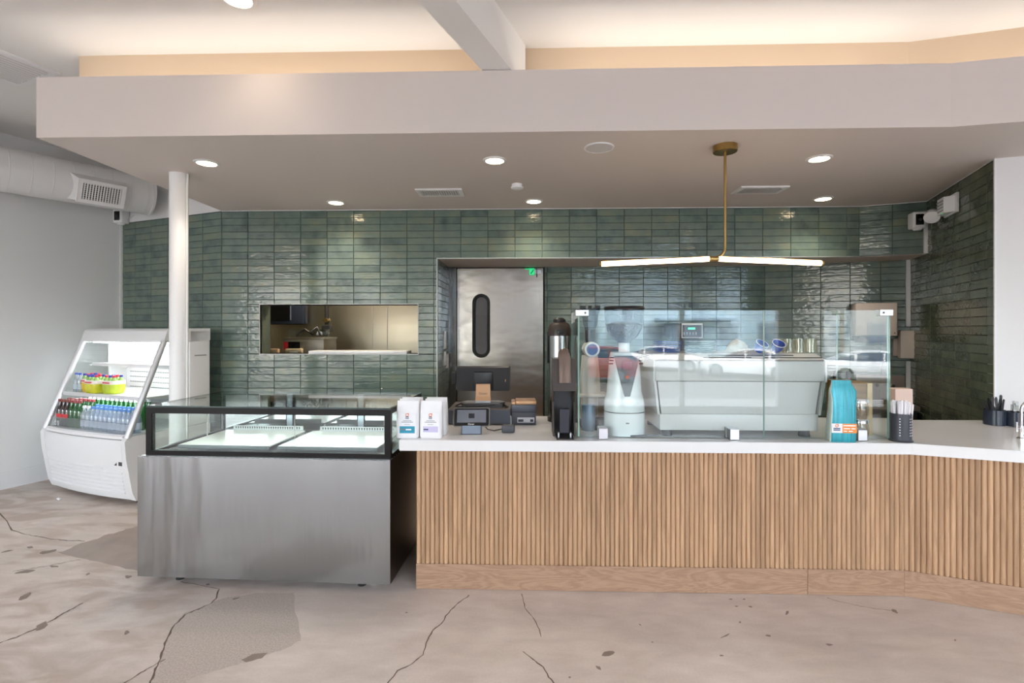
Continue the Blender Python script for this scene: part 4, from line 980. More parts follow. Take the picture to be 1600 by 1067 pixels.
for k in range(11):
    lean = (-.52 if k < 2 else rnd.uniform(-.16, .2)); yy = y + rnd.uniform(-.03, .03); x0 = x + rnd.uniform(-.03, .035)
    kn = MB(); Lk = rnd.uniform(.16, .19); kn.loft([[(xx, yy_, z) for xx, yy_ in rrect(w, .0035, .0015, 2)] for z, w in ((.0,.010),(Lk*.55,.013),(Lk*.6,.016),(Lk*.96,.017),(Lk,.008))])
    tf(kn, Matrix.Translation((0, 0, .012)) @ Matrix.Rotation(lean, 4, 'Y') @ Matrix.Rotation(rnd.uniform(-.3,.3), 4, 'Z'))
    o = kn.obj('plastic_knife', KN, None, None, (x0 + (.0 if k > 1 else .02), yy, CT)); tag(o, ('dark plastic knife leaning far left out of the black cutlery cup' if k < 2 else 'dark plastic knife standing upright in the black cutlery cup'), 'knife', 'plastic knives in the black cup')
t, x, y, dia, h = cutlery_cup(1598, 668, 'second dark cup of clear-wrapped cutlery at the right edge', .10, .095, 9)
for k in range(6):
    o = MB().box(-.008,.008,-.002,.002,.012,rnd.uniform(.14,.17)).obj('wrapped_fork', CLEARPL, None, None, (x+rnd.uniform(-.03,.03), y+rnd.uniform(-.03,.03), CT), rnd.uniform(-.6,.6)); tag(o, 'clear-wrapped fork standing in the second dark cup at the right edge', 'fork', 'wrapped forks in the second cup')
q = onZ(1596, 686, CT); t = thing('faucet', 'chrome gooseneck water tap on the counter at the right edge', 'tap', (q.x, q.y, CT))
MB().lathe([(0,0),(.022,0),(.022,.006),(.014,.012),(.013,.075),(0,.075)], 20).obj('base', CHROME, t, 40)
neck = [(0,0,.07),(0,0,.17)] + [(.06-.06*math.cos(R(a_)), -.02*math.sin(R(a_/2)), .17+.06*math.sin(R(a_))) for a_ in range(15, 181, 15)] + [(.12,-.02,.14)]
MB().tube(neck, .008, 12).obj('spout', CHROME, t, 60); lv = MB().cyl((0,0,.06), (-.035,-.01,.062), .006, n=12).obj('lever', CHROME, t, 40); MB().cyl((-.035,-.01,.045), (-.035,-.01,.10), .005, n=10).obj('lever_grip', CHROME, lv, 40)

# ------------------------------------------------------------------ recess: swing door, switches, back counter, wall units
dx0, dx1 = onY(714.5, 500, YR).x, onY(848.5, 500, YR).x; DZT = 2.193
MB().box(XRL+.005, dx0-.006, YR-.03, YR+.1, 0, HEAD-.002).obj('door_1_frame', STEEL, kind='structure')
MB().box(dx1+.006, .19, YR-.012, YR+.1, 0, HEAD-.002).obj('trim_8', DARKGAP, kind='structure')
MB().box(dx0-.006, dx1+.006, YR+.05, YR+.1, 0, HEAD-.002).obj('trim_9', DARKGAP, kind='structure')
dr = thing('swing_door', 'brushed steel kitchen swing door with a tall rounded window', 'door', (dx0, YR-.01, 0))
DW = dx1-dx0
wu0, wu1 = onY(738, 500, YR).x-dx0, onY(766, 500, YR).x-dx0; wz0, wz1 = onY(750, 559, YR).z, onY(750, 459, YR).z
wc = ((wu0+wu1)/2, (wz0+wz1)/2); ww, wh = wu1-wu0, wz1-wz0
# leaf: plates round a capsule-shaped opening
lx0, lx1, lz0, lz1 = wc[0]-ww/2+.012, wc[0]+ww/2-.012, wc[1]-wh/2+.012, wc[1]+wh/2-.012; lr = (lx1-lx0)/2
dm = MB().box(0, lx0, 0, .045, .01, DZT).box(lx1, DW, 0, .045, .01, DZT).box(lx0, lx1, 0, .045, lz1, DZT).box(lx0, lx1, 0, .045, .01, lz0)
for sx in (-1, 1):
    for sz in (-1, 1):
        cx_, cz_ = wc[0], (lz1-lr if sz > 0 else lz0+lr)
        pts = [(cx_+sx*lr, cz_+sz*lr)] + [(cx_+sx*lr*math.cos(R(a_)), cz_+sz*lr*math.sin(R(a_))) for a_ in range(0, 91, 15)]
        dm.prism(pts, 'y', 0, .045)
bmesh.ops.remove_doubles(dm.bm, verts=dm.bm.verts, dist=1e-5)
dm.obj('door_leaf', STEELD, dr)
gk = MB(); o_ = rrect(ww, wh, ww/2-.001, 8, *wc); i_ = rrect(ww-.075, wh-.075, (ww-.075)/2-.001, 8, *wc)
gk.loft([[(p[0], -.0, p[1]) for p in o_], [(p[0], -.014, p[1]) for p in rrect(ww-.012, wh-.012, (ww-.012)/2-.001, 8, *wc)], [(p[0], -.014, p[1]) for p in rrect(ww-.06, wh-.06, (ww-.06)/2-.001, 8, *wc)], [(p[0], .02, p[1]) for p in i_]], cap=False)
gk = gk.obj('window_gasket', RUBBER, dr, 40)
MB().prism(i_, 'y', .012, .020).obj('window_pane', glass('door window glass', tint=(200,200,200), f0=.18), gk)
MB().box(DW-.12, DW-.02, -.03, -.001, DZT-.07, DZT-.02, .003).obj('closer_bracket', SATIN, dr)
MB().box(DW-.075, DW-.066, -.036, -.028, DZT-.1, DZT+.005).obj('closer_arm', CHAR, dr)
t = thing('exit_sign', 'small green lit exit indicator at the top of the swing door', 'sign', (dx0+DW-.155, YR-.03, DZT-.045))
GRN = M('green lit sign', (40, 220, 140), .4, emit=(40, 230, 140), estr=.25)
MB().box(0,.058,-.02,.015,-.03,.042,.003).obj('case', GRN, t); MB().prism([(.012,-.018),(.044,.026),(.050,.020),(.020,-.023)], 'y', -.0225, -.0195).obj('arrow', INK, t); MB().box(-.05,0,-.02,.0,.032,.040).obj('arm', GRN, t)
# light switches on the recess side wall
for (u, v0, v1, lb_) in ((693.5, 517, 545, 'white switch plate, upper one on the recess side wall'), (693.5, 549, 571, 'white switch plate, lower one nearer the counter'), (698.5, 553, 575, 'white switch plate beside the swing door, lowest')):
    yy = YB + .25 + (.18 if u > 695 else 0); d_ = ray(u, 515); yy = XRL/d_[0]*d_[1] if abs(d_[0]) > 1e-6 else yy
    yy = min(max(yy, YB+.1), YR-.12); za, zb = onY(u, v1, yy).z, onY(u, v0, yy).z
    t = thing('switch_plate', lb_, 'light switch', (XRL+.001, yy, (za+zb)/2), 0)
    MB().box(.008,.016,-.06,.06,-(zb-za)/2,(zb-za)/2,.003).obj('plate', PLAST, t)
    for k in (-1, 1): MB().box(.016,.020,k*.028-.014,k*.028+.014,-.03,.03,.001).obj('rocker', PLASTW, t)
bc_ = thing('back_counter', 'stainless back counter along the tiled recess wall', 'counter', (.30, 5.22, 0))
MB().box(0, 2.2, .02, .56, .08, .86).obj('cabinet', STEELK, bc_); MB().box(-.01, 2.22, 0, .565, .86, .90, .004).obj('worktop', STEELK, bc_)
for k in range(4): MB().box(.01+k*.55, .54+k*.55, .0, .02, .1, .84, .003).obj('door', STEELK, bc_)
q = onY(1081, 517, 5.22); br = thing('coffee_brewer', 'batch coffee brewer with a green display on the back counter', 'coffee maker', (q.x, 5.22, .90))
MB().box(-.13,.12,.02,.34,0,.06,.005).obj('base', CHAR, br); MB().box(-.13,.12,.16,.34,.06,.52,.005).obj('tower', CHAR, br); MB().box(-.19,.12,.0,.34,.52,.665,.008).obj('head', BLACK, br, 40)
fr_ = MB()
fw0, fw1, fz0, fz1 = -.105, .105, onY(1081, 528, 5.22).z-.90, onY(1081, 505, 5.22).z-.90
for a4 in ((fw0,fw1,fz0,fz0+.008),(fw0,fw1,fz1-.018,fz1),(fw0,fw0+.008,fz0+.008,fz1-.018),(fw1-.008,fw1,fz0+.008,fz1-.018)): fr_.box(a4[0],a4[1],-.012,.0,a4[2],a4[3])
fr_.obj('control_frame', PLAST, br); cp = MB().box(fw0+.008,fw1-.008,-.006,.0,fz0+.008,fz1-.018).obj('control_panel', M('panel slate', (44, 52, 66), .25), br)
MB().box(-.04,.03,-.009,-.006,fz0+.085,fz0+.105).obj('display', M('green lcd', (70, 220, 150), .3, emit=(70, 230, 150), estr=.8), cp)
for k in range(5): MB().box(-.085+k*.03,-.075+k*.03,-.008,-.006,fz0+.03,fz0+.06).obj('button', M('panel button', (170,178,190), .4), cp)
# units on the right recess wall, in that wall's own frame
wr = math.atan2(b1.y, b1.x)
def s_on(u): return (onL(u, Qb, b1) - Qb).length
def wall_pt(s, dep): return Qb + b1*s - b2*dep
def wall_thing(name, label, cat, s, z): p_ = wall_pt(s, .009); return thing(name, label, cat, (p_.x, p_.y, z), wr)
def zz(v, s, dep): p_ = wall_pt(s, dep); c_ = -p_.x*_s + p_.y*_c; return CAM_H - (v-CY)/FPX*c_
s1 = s_on(1413)
t = wall_thing('towel_dispenser', 'beige paper towel dispenser on the tile above the hand sink', 'dispenser', s1-.28, zz(525, s1-.2, .2))
hh = zz(473, s1-.2, .2) - zz(525, s1-.2, .2)
MB().box(-.19,.165,-.22,-.001,0,hh,.012,3).obj('cover', BEIGE, t, 40); MB().box(-.15,.12,-.18,-.001,-.065,0,.004).obj('chute', M('chute brown', (96, 84, 76), .5), t)
MB().cyl((.14,-.2215,.03),(.14,-.2200,.03), .006, n=12).obj('lock', CHAR, t)
s2 = s_on(1420)
t = wall_thing('soap_dispenser', 'beige soap dispenser on the tile beside the paper towels', 'dispenser', s2-.03, zz(560, s2, .1))
hh = zz(516, s2, .1) - zz(560, s2, .1)
MB().box(-.075,.075,-.125,-.03,0,hh,.008,3).obj('cover', BEIGE, t, 40); MB().box(-.11,.05,-.03,-.001,.02,hh*.7,.003).obj('back_plate', M('beige plate', (186, 170, 158), .5), t); MB().cyl((.05,-.127,.025),(.05,-.1245,.025), .007, n=12).obj('lock', CHAR, t)
t = wall_thing('hand_sink', 'small steel hand sink with backsplash at the recess corner', 'sink', s2-.20, .76)
STK = M('sink steel', (150, 136, 124), .35, .8)
MB().box(-.26,.16,-.02,-.001,.0,.27,.003).obj('backsplash', STK, t); m = MB()
for a4 in ((-.26,.17,-.42,-.39),(-.26,.17,-.05,-.02),(-.26,-.23,-.39,-.05),(.14,.17,-.39,-.05)): m.box(a4[0],a4[1],a4[2],a4[3],-.03,.012)
m.obj('rim', STK, t); MB().box(-.24,.15,-.40,-.03,-.20,-.16).obj('basin_floor', STK, t); m = MB()
for a4 in ((-.24,.15,-.40,-.385),(-.24,.15,-.05,-.035),(-.24,-.225,-.40,-.035),(.135,.15,-.40,-.035)): m.box(a4[0],a4[1],a4[2],a4[3],-.2,-.03)
m.obj('basin_wall', BLACK, t)
for x in (-.09, .05): MB().cyl((x,-.02,.17),(x,-.07,.17), .016, n=14).obj('tap_handle', CHROME, t, 40)
MB().tube([(-.02,-.02,.17),(-.02,-.08,.185),(-.02,-.14,.17),(-.02,-.15,.13)], .010, 10).obj('spout', CHROME, t, 60)
# conduit beside the corner and camera with its own conduit
p_ = wall_pt((c2-Qb).length-.028, .012); t = thing('conduit', 'white plastic conduit strip down the recess corner', 'conduit', (p_.x, p_.y, 0), wr)
MB().box(-.018,.018,-.022,0,1.53,HEAD-.002).obj('upper_run', PLAST, t); MB().box(-.018,.018,-.022,0,.76,1.18).obj('lower_run', PLAST, t)
hd = lambda u: onL(u, P, b1)
def head_pt(u, dep): p_ = hd(u) - b2*dep; return p_
p_ = hd(1446) - b2*.012; t = thing('conduit', 'white right-angled conduit on the tile header beside the camera', 'conduit', (p_.x, p_.y, 0), wr)
za, zb = onY(1446, 396, p_.y).z, onY(1446, 340, p_.y).z
MB().box(-.02,.02,-.024,0,za,zb).box(-.065,-.02,-.024,0,zb-.03,zb).obj('run', PLAST, t)
def camera_unit(label, p3, rz):
    t = thing('security_camera', label, 'camera', p3, rz)
    MB().box(-.055,.055,-.06,.05,-.075,.075,.014,3).obj('housing', PLASTW, t, 40); MB().box(-.034,.030,-.064,-.058,-.048,.05,.004).obj('face', BLACKG, t, 40)
    MB().lathe([(0,-.004),(.014,-.004),(.014,.003),(0,.003)], 18, (0,-.0635,0), True, 'y').obj('lens', CHAR, t); MB().lathe([(0,-.095),(.03,-.09),(.045,-.072),(0,-.07)], 20, (0,-.01,0)).obj('dome', PLASTW, t, 40)
    return t
p_ = hd(1428) - b2*.075; t = camera_unit('white security camera on the tile header beside the angled conduit', (p_.x, p_.y, onY(1428, 345, p_.y).z), wr+R(8))
MB().box(-.02,.02,.05,.068,-.02,.02).obj('mount', PLAST, t)
p_ = WC - b2*.30 + b1*.09; p_ = onL(190, (WC+b1*.09), b2); t = camera_unit('white security camera on the white wall under the duct end', (p_.x, p_.y, onY(190, 339, p_.y).z), R(-2))
MB().box(-.10,-.055,-.0,.03,-.02,.02).obj('mount', PLAST, t)
MB().tube([(.05,.02,-.03),(.13,.03,.03),(.16,.04,-.02),(.13,.05,-.10),(.08,.05,-.13)], .004, 6).obj('cable', M('white cable', (206,206,206), .5), t, 50)
# emergency light on the right tiled wall
pe = onL(1494, RW, b2); ze = onY(1489, 320, pe.y).z
t = thing('emergency_light', 'white twin-head emergency light on the right tiled wall', 'emergency light', (pe.x-.012*b1.x, pe.y-.012*b1.y, ze), math.atan2(-b2.y, -b2.x))
MB().box(-.16,.10,-.02,-.001,-.075,.085,.004).obj('back_plate', PLAST, t)
MB().prism([(-.13,-.02),(-.13,-.04),(-.09,-.085),(.04,-.085),(.07,-.02)], 'z', -.065, .065).obj('housing', PLASTW, t)
for k in range(4): MB().box(-.095,.04,-.0895,-.084,-.048+k*.026,-.036+k*.026,.001).obj('lens_rib', M('clear rib', (170, 172, 176), .2), t)
for sx in (-1,):
    h_ = MB().lathe([(0,-.042),(.056,-.042),(.058,-.034),(.044,.03),(.025,.045),(0,.045)], 26); tf(h_, Matrix.Translation((-.14,-.105,-.045)) @ Matrix.Rotation(R(70), 4, 'Z') @ Matrix.Rotation(R(-50), 4, 'X')); h_.obj('lamp_head', PLASTW, t, 40)
MB().cyl((-.12,-.08,-.025),(-.15,-.10,-.035), .016, n=12).obj('swivel', PLAST, t, 40)
MB().cyl((.0,-.08,-.068),(.0,-.08,-.064), .007, n=10).obj('status_lamp', GRN, t)

# ------------------------------------------------------------------ kitchen seen through the hatch
KY = 6.9
MB().box(-3.82, -.93, KY, KY+.1, 0, 2.7).obj('wall_kitchen', STEELK, kind='structure')
MB().box(-3.82, -3.76, YB+.42, KY, 0, 2.7).obj('wall_kitchen_left', STEELK, kind='structure')
MB().box(-1.03, -.98, YB+.2, KY, 0, 2.7).obj('wall_kitchen_right', STEELK, kind='structure')
kl = thing('kitchen_light', 'flat ceiling light panel in the kitchen behind the hatch', 'ceiling light', (-2.3, 6.1, 2.69)); MB().box(-.3,.3,-.15,.15,-.03,0,.004).obj('panel', LAMPW, kl)
add_light('kitchen_lamp', 'AREA', (-2.3, 6.0, 2.62), (0, 0, 0), KITCHEN_W, (1.0, .9, .72), shape='RECTANGLE', size=.6, size_y=.3)
for u in (582, 605): MB().box(onY(u, 500, KY).x-.004, onY(u, 500, KY).x+.004, KY-.006, KY, .9, 2.6).obj('panel_seam', SEAM, bpy.data.objects['wall_kitchen'])
def kbox(name, label, cat, u0, u1, v0, v1, yy, dep, mat, bev=.004, part='case'):
    a, b = onY(u0, v1, yy), onY(u1, v0, yy); t = thing(name, label, cat, (a.x, yy, a.z)); MB().box(0, b.x-a.x, 0, dep, 0, b.z-a.z, bev).obj(part, mat, t, 40); return t, b.x-a.x, b.z-a.z
kt = thing('kitchen_table', 'steel work table in the kitchen behind the hatch', 'table', (-3.6, 5.86, 0)); TW = onY(508.5,500,6.4).x-.08+3.6; MB().box(0,TW,0,.7,1.16,1.185).obj('tabletop', STEELK, kt)
for x in (.05, TW-.05):
    for y in (.05, .65): MB().cyl((x,y,0),(x,y,1.16), .02, n=12).obj('leg', STEELK, kt, 40)
t, w, h = kbox('wall_screen', 'black screen with rounded corners high in the kitchen hatch', 'screen', 416, 475, 470, 507, 6.72, .16, M('screen case slate', (40, 46, 58), .2), .03)
MB().box(.03, w*.62, -.006, 0, .05, h-.02).obj('screen', BLACKG, t); MB().box(w*.64, w*.66, -.007, 0, .06, h-.02).obj('trim', M('grey blue strip', (110,120,136), .3), t); MB().box(0, w, .02, .1, h-.005, h+.6).obj('wall_arm', CHAR, t)
t, w, h = kbox('label_printer', 'steel kitchen machine with red and black panel in the hatch', 'machine', 442, 506, 530, 556, 6.0, .4, M('machine steel dull', (150, 144, 132), .4, .7))
MB().box(.01, w*.13, -.006, 0, h*.35, h-.03).obj('red_panel', M('red panel', (196, 40, 44), .4), t); MB().box(w*.14, w*.42, -.006, 0, h*.32, h-.03).obj('black_panel', BLACKG, t)
MB().box(w*.43, w*.5, -.004, 0, .0, h-.03).obj('strip', STEELK, t); MB().box(-.01, w+.01, -.01, .4, h, h+.02).obj('top_plate', STEELK, t)
kz = t.location.z + h + .02
t, w, h2_ = kbox('plastic_tub', 'clear plastic tub on the steel kitchen machine', 'tub', 452, 504, 516, 529, 6.08, .22, CLEARPL); t.location.z = kz
m = MB().tube([(.1,-.03,.02),(.2,-.03,.10),(.3,-.02,.03),(.33,-.03,.09),(.26,-.04,.06),(.34,.0,.12),(.38,0,.03)], .014, 8); m.obj('cable', BLACK, t, 50)
t, w, h = kbox('carton', 'small beige carton before the steel kitchen machine', 'carton', 446, 471, 545, 556, 5.93, .05, M('beige carton', (190, 172, 140), .8)); MB().box(w*.25, w*.75, -.002, 0, h*.3, h*.7).obj('carton_print', M('pale print', (230, 224, 210), .7), t)
t, w, h = kbox('carton', 'tan carton at the left end of the kitchen hatch', 'carton', 421, 434, 545, 556, 5.93, .05, M('tan carton', (170, 142, 112), .8)); MB().box(0, w, -.001, 0, h*.45, h*.52).obj('carton_tape', M('tape', (206, 190, 160), .4), t)
q = onY(510.5, 500, 6.52); q.y = 6.52; t = thing('stand_pole', 'dark upright pole with a clamp in the kitchen hatch', 'pole', (q.x, 6.52, 0)); MB().cyl((0,0,0),(0,0,2.65), .026, n=16).obj('pole', RUBBER, t, 40); MB().box(-.05,.06,-.05,.05,1.47,1.56,.01).obj('clamp', BLACK, t); MB().cyl((0,-.05,1.62),(0,.05,1.62), .03, n=12).obj('knob', BRASS, t, 40)
a = onY(487, 552, 5.14); b = onY(638, 552, 5.14)
o = MB().box(a.x, b.x, YB-.03, YB+.19, pz0+.0005, pz0+.030, .004).obj('serving_tray', PLASTW, None, 40); tag(o, 'white serving shelf lying on the kitchen hatch sill', 'shelf')

# ------------------------------------------------------------------ refrigerated pastry case
cg = R(2.2); pcase = thing('pastry_case', 'steel pastry display case with black-framed glass top', 'display case', (-.778 - 1.51*math.cos(cg), 2.876 + 1.51*math.sin(cg), 0), -cg)
PWD, PD, PZ0, PZ1, PG = 1.51, .76, .055, .757, 1.042
MB().box(0, PWD, 0, .004, PZ0, PZ1).obj('front_panel', STEEL, pcase)
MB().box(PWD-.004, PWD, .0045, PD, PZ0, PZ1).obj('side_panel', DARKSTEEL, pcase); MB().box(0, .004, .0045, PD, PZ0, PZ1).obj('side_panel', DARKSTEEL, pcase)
MB().box(.006, PWD-.006, .006, PD, PZ0+.01, PZ1-.02).obj('cabinet', CHAR, pcase)
MB().box(.012, PWD-.004, .012, PD, PZ1-.019, PZ1+.002).obj('top_ledge', SATIN, pcase)
for k in range(44): MB().box(.03+k*.033, .042+k*.033, .002, .0115, PZ1-.006, PZ1-.001).obj('vent_hole', DARKGAP, pcase)
for k in range(16): MB().box(PWD-.012, PWD-.0005, .06+k*.042, .078+k*.042, PZ1+.0005, PZ1+.003).obj('vent_hole', DARKGAP, pcase)
fx0, fx1, fy0, fy1 = .028, PWD-.006, .028, PD-.01; B_ = .030
m = MB().box(fx0, fx1, fy0, fy0+B_, PZ1+.002, PZ1+.030).box(fx0, fx1, fy0, fy0+B_, PG-.036, PG).box(fx0, fx0+.036, fy0, fy0+B_, PZ1+.03, PG-.036).box(fx1-.036, fx1, fy0, fy0+B_, PZ1+.03, PG-.036)
m.obj('front_frame', BLACKM, pcase)
m = MB().box(fx1-.03, fx1, fy0+B_, fy1, PZ1+.002, PZ1+.026).box(fx1-.03, fx1, fy0+B_, fy1, PG-.026, PG).box(fx1-.03, fx1, fy1-.03, fy1, PZ1+.026, PG-.026); m.obj('side_frame', BLACKM, pcase)
m = MB().box(fx0, fx0+.026, fy0+B_, fy1, PZ1+.002, PZ1+.022).box(fx0, fx0+.026, fy1-.026, fy1, PZ1+.022, PG-.022); m.obj('side_frame', BLACKM, pcase)
m = MB().box(fx0+.03, fx1-.03, fy1-.02, fy1, PZ1+.002, PZ1+.024); m.obj('rear_rail', SATIN, pcase)
pane('front_glass', pcase, fx0+.036, fx1-.036, fy0+.008, fy0+.014, PZ1+.03, PG-.036, CASEGL)
pane('top_glass', pcase, fx0, fx1-.002, fy0+.002, fy1, PG+.0005, PG+.009, CASEGL, edge=M('dark glass edge', (52, 70, 66), .15), thin='z')
pane('side_glass', pcase, fx0+.008, fx0+.014, fy0+B_, fy1-.026, PZ1+.024, PG-.001, CASEGL, thin='x')
pane('side_glass', pcase, fx1-.016, fx1-.010, fy0+B_, fy1-.03, PZ1+.026, PG-.026, CASEGL, thin='x')
for k, (xa, xb) in enumerate(((fx0+.05, PWD*.355), (PWD*.385, PWD*.70), (PWD*.73, fx1-.05))):
    pane('sliding_door', pcase, xa, xb, fy1-.045+.012*(k % 2), fy1-.039+.012*(k % 2), PZ1+.026, PG-.014, MIRGL)
for x in (PWD*.37, PWD*.715): MB().box(x-.022, x+.022, fy1-.05, fy1-.03, PZ1+.024, PG-.002).obj('door_post', M('blue grey post', (176, 190, 200), .3, .5), pcase); 
for x in (PWD*.37-.024, PWD*.37+.024, PWD*.715-.024, PWD*.715+.024): MB().box(x-.003, x+.003, fy1-.054, fy1-.03, PZ1+.024, PG-.002).obj('door_gasket', CHAR, pcase)
MB().box(.05, PWD-.05, .07, PD-.06, PZ1+.003, PZ1+.006).obj('deck', M('case deck grey', (140, 142, 142), .35, .6), pcase)
TRAYW = M('white tray', (206, 210, 205), .2)
for k, (xa, xb) in enumerate(((.17, .74), (.79, 1.40))):
    tr = MB().box(xa, xb, .11, .57, PZ1+.040, PZ1+.048, .002).obj('shelf_tray', TRAYW, pcase)
    MB().box(xa, xb, .104, .1105, PZ1+.026, PZ1+.048).obj('tray_rail', M('tray rail grey', (120, 128, 132), .3, .7), tr)
    ps = MB().box(xa+.05, xb-.02, .575, .580, PZ1+.044, PZ1+.078).obj('perforated_strip', M('strip steel', (168, 172, 172), .35, .6), pcase)
    tri = MB(); n_ = 28; w_ = (xb-xa-.10)/n_
    for i in range(n_):
        x = xa+.065+i*w_; tri.prism([(x, PZ1+.072), (x+w_*.62, PZ1+.070), (x+w_*.31, PZ1+.054)], 'y', .5735, .5752)
    tri.obj('triangle_cutout', DARKGAP, ps, kind='stuff')
    for x, y in ((xa+.03, .16), (xb-.03, .16), (xa+.03, .5), (xb-.03, .5)): MB().cyl((x, y, PZ1+.004), (x, y, PZ1+.040), .006, n=8).obj('tray_foot', CHROME, pcase)
ls = MB().box(fx0+.05, fx1-.05, fy0+B_+.002, fy0+B_+.012, PG-.012, PG-.003).obj('added_led_strip', COOLLED, pcase)  # glowing strip and fill light below, both added to brighten the trays
l_ = add_light('case_fill_light', 'AREA', (0,0,0), (0,0,0), CASE_W, (.97, 1.0, .98), shape='RECTANGLE', size=1.3, size_y=.02); l_.parent = pcase; l_.location = (PWD/2, fy0+B_+.02, PG-.016); l_.rotation_euler = (R(25), 0, 0)
for x in (.22, .80, 1.38): MB().cyl((x, .30, PZ1+.006), (x, .30, PG), .0035, n=8).obj('support_rod', CHROME, pcase)
MB().box(.07, .15, .085, .135, PZ1+.006, PZ1+.016, .003).obj('thermometer_pad', CHAR, pcase)
for x in (.19, PWD-.20):
    f_ = MB().cyl((x, .10, .010), (x, .10, .08), .006, n=10).obj('levelling_foot', CHROME, pcase, 40); MB().lathe([(0,.0005),(.024,.0005),(.024,.008),(.012,.020),(0,.020)], 18, (x, .10, 0)).obj('rubber_pad', RUBBER, f_, 40)
    xx = x-.05 if x < .5 else x+.07
    for y in (.12, PD-.1):
        w_ = MB().lathe([(.008,-.014),(.026,-.013),(.027,0),(.026,.013),(.008,.014)], 20, (xx, y, .0275), True, 'x').obj('caster', PLAST, pcase, 40); MB().cyl((xx-.016,y,.0275),(xx+.016,y,.0275), .008, n=10).obj('axle', CHROME, w_, 40)

# ------------------------------------------------------------------ open drinks cooler
CO = Vector((-4.483, 4.627)); CW = 1.222; CDp = .73
cl = thing('drinks_cooler', 'white open-front drinks cooler with chrome posts by the white wall', 'cooler', (CO.x, CO.y, 0), wr)
def bulge(x): return -.045*(1-(2*x/CW-1)**2)
def shell(name, prof, x0, x1, mat, n_=12, b=1.0, parent=None):
    m = MB(); m.loft([[(x0+(x1-x0)*k/n_, y + bulge(x0+(x1-x0)*k/n_)*b*f, z) for y, z, f in prof] for k in range(n_+1)]); return m.obj(name, mat, parent or cl, 35)
CB = M('cooler base white', (226, 227, 228), .3)
base = shell('base_cabinet', [(.055,.05,1),(.028,.12,1),(-.010,.40,1),(-.018,.53,1),(-.006,.565,1),(.05,.575,0),(CDp,.575,0),(CDp,.05,0)], .05, CW-.05, CB)
for x0, x1 in ((0,.055),(CW-.055,CW)):
    m = MB().prism([(.05,.045),(.02,.12),(-.03,.42),(-.04,.56),(-.02,.59),(.05,.60),(CDp,.60),(CDp,.045)], 'x', x0, x1); m.obj('corner_post', CB, cl, 30)
for k in range(7):
    z = .105 + k*.034; y = .028 - (z-.12)*.135
    shell('louver_slat', [(y-.010,z,1),(y-.012,z+.012,1),(y-.004,z+.022,1),(y+.004,z+.022,1),(y+.004,z,1)], .085, CW-.085-(.20 if k > 5 else 0), CB)
MB().box(CW-.19, CW-.055, -.022, .0, .345, .39, .003).obj('switch_panel', PLAST, cl); MB().box(CW-.165,CW-.135,-.0245,-.021,.350,.385).obj('switch', BLACK, cl); MB().box(CW-.11,CW-.065,-.0245,-.021,.352,.383).obj('thermostat', CHAR, cl)
shell('front_ledge', [(-.012,.575,1),(-.018,.60,1),(.0,.612,1),(.09,.606,.3),(.09,.575,.3)], .055, CW-.055, PLASTW)
MB().box(.055, CW-.055, .07, CDp-.02, .576, .604).obj('deck', PLASTW, cl)
MB().box(.03, CW-.03, CDp-.05, CDp-.02, .58, 1.46).obj('back_panel', PLASTW, cl)
m = MB()
for r_ in range(14):
    z = .70 + r_*.052
    for k in range(30): m.box(.10+k*.036, .124+k*.036, CDp-.0525, CDp-.049, z, z+.006)
m.obj('slot_row', M('slot grey', (90, 92, 96), .7), cl, kind='stuff')
for x0, x1 in ((.0,.035),(CW-.035,CW)): MB().box(x0, x1, CDp-.21, CDp, .60, 1.50, .012, 3).obj('rear_column', CB, cl, 35)
MB().box(CW-.001, CW+.003, CDp-.16, CDp-.04, 1.25, 1.262).obj('grip_line', SEAM, cl)
shell('canopy', [(.29,1.385,1),(.285,1.40,1),(.315,1.49,1),(.34,1.508,1),(CDp,1.512,0),(CDp,1.40,0),(.5,1.385,0)], .0, CW, CB)
MB().box(.06, CW-.06, .36, .40, 1.37, 1.385).obj('lamp_tube', COOLLED, cl)
add = add_light('cooler_lamp', 'AREA', (0, 0, 0), (0, 0, 0), COOLER_W, (.96, .98, 1.0), shape='RECTANGLE', size=1.0, size_y=.04); add.parent = cl; add.location = (CW/2, .40, 1.365); add.rotation_euler = (R(12), 0, 0)
sideg = [(.0,.60),(.29,1.392),(CDp-.2,1.392),(CDp-.2,.60)]
for x in (.012, CW-.018): m = MB().prism([(y+.02, z) for y, z in sideg[:2]] + sideg[2:], 'x', x, x+.006); m.obj('side_glass', GLASS, cl)
for x in (.020, CW-.020): MB().tube([(x,-.010,.585),(x,.300,1.40)], .025, 14).obj('chrome_post', M('bright satin post', (226, 227, 230), .28, .6), cl, 40)
pane('front_riser', cl, .06, CW-.06, .012, .018, .606, .70, ACRYL, edge=ACRYL)
for z, y0 in ((1.155, .37), (.895, .125)):
    sh_ = MB().box(.045, CW-.045, y0, CDp-.055, z, z+.014, .002).obj('shelf', PLASTW, cl); MB().box(.045, CW-.045, y0-.012, y0, z-.012, z+.020).obj('price_rail', M('rail white', (214,215,218), .35), sh_)
    MB().box(.08, CW-.08, y0+.02, y0+.04, z-.010, z-.001).obj('added_shelf_light', COOLLED, sh_)  # strip and area light under each shelf, added to brighten the back panel
    add = add_light('added_shelf_light', 'AREA', (0, 0, 0), (0, 0, 0), COOLER_W*.3, (.97, .99, 1.0), shape='RECTANGLE', size=1.0, size_y=.03); add.parent = cl; add.location = (CW/2, y0+.05, z-.014); add.rotation_euler = (R(-20), 0, 0)
    for x in (.06, CW-.07): MB().prism([(CDp-.055,z),(CDp-.055,z-.06),(y0+.05,z-.006),(y0+.05,z)], 'x', x, x+.008).obj('bracket', PLASTW, sh_)
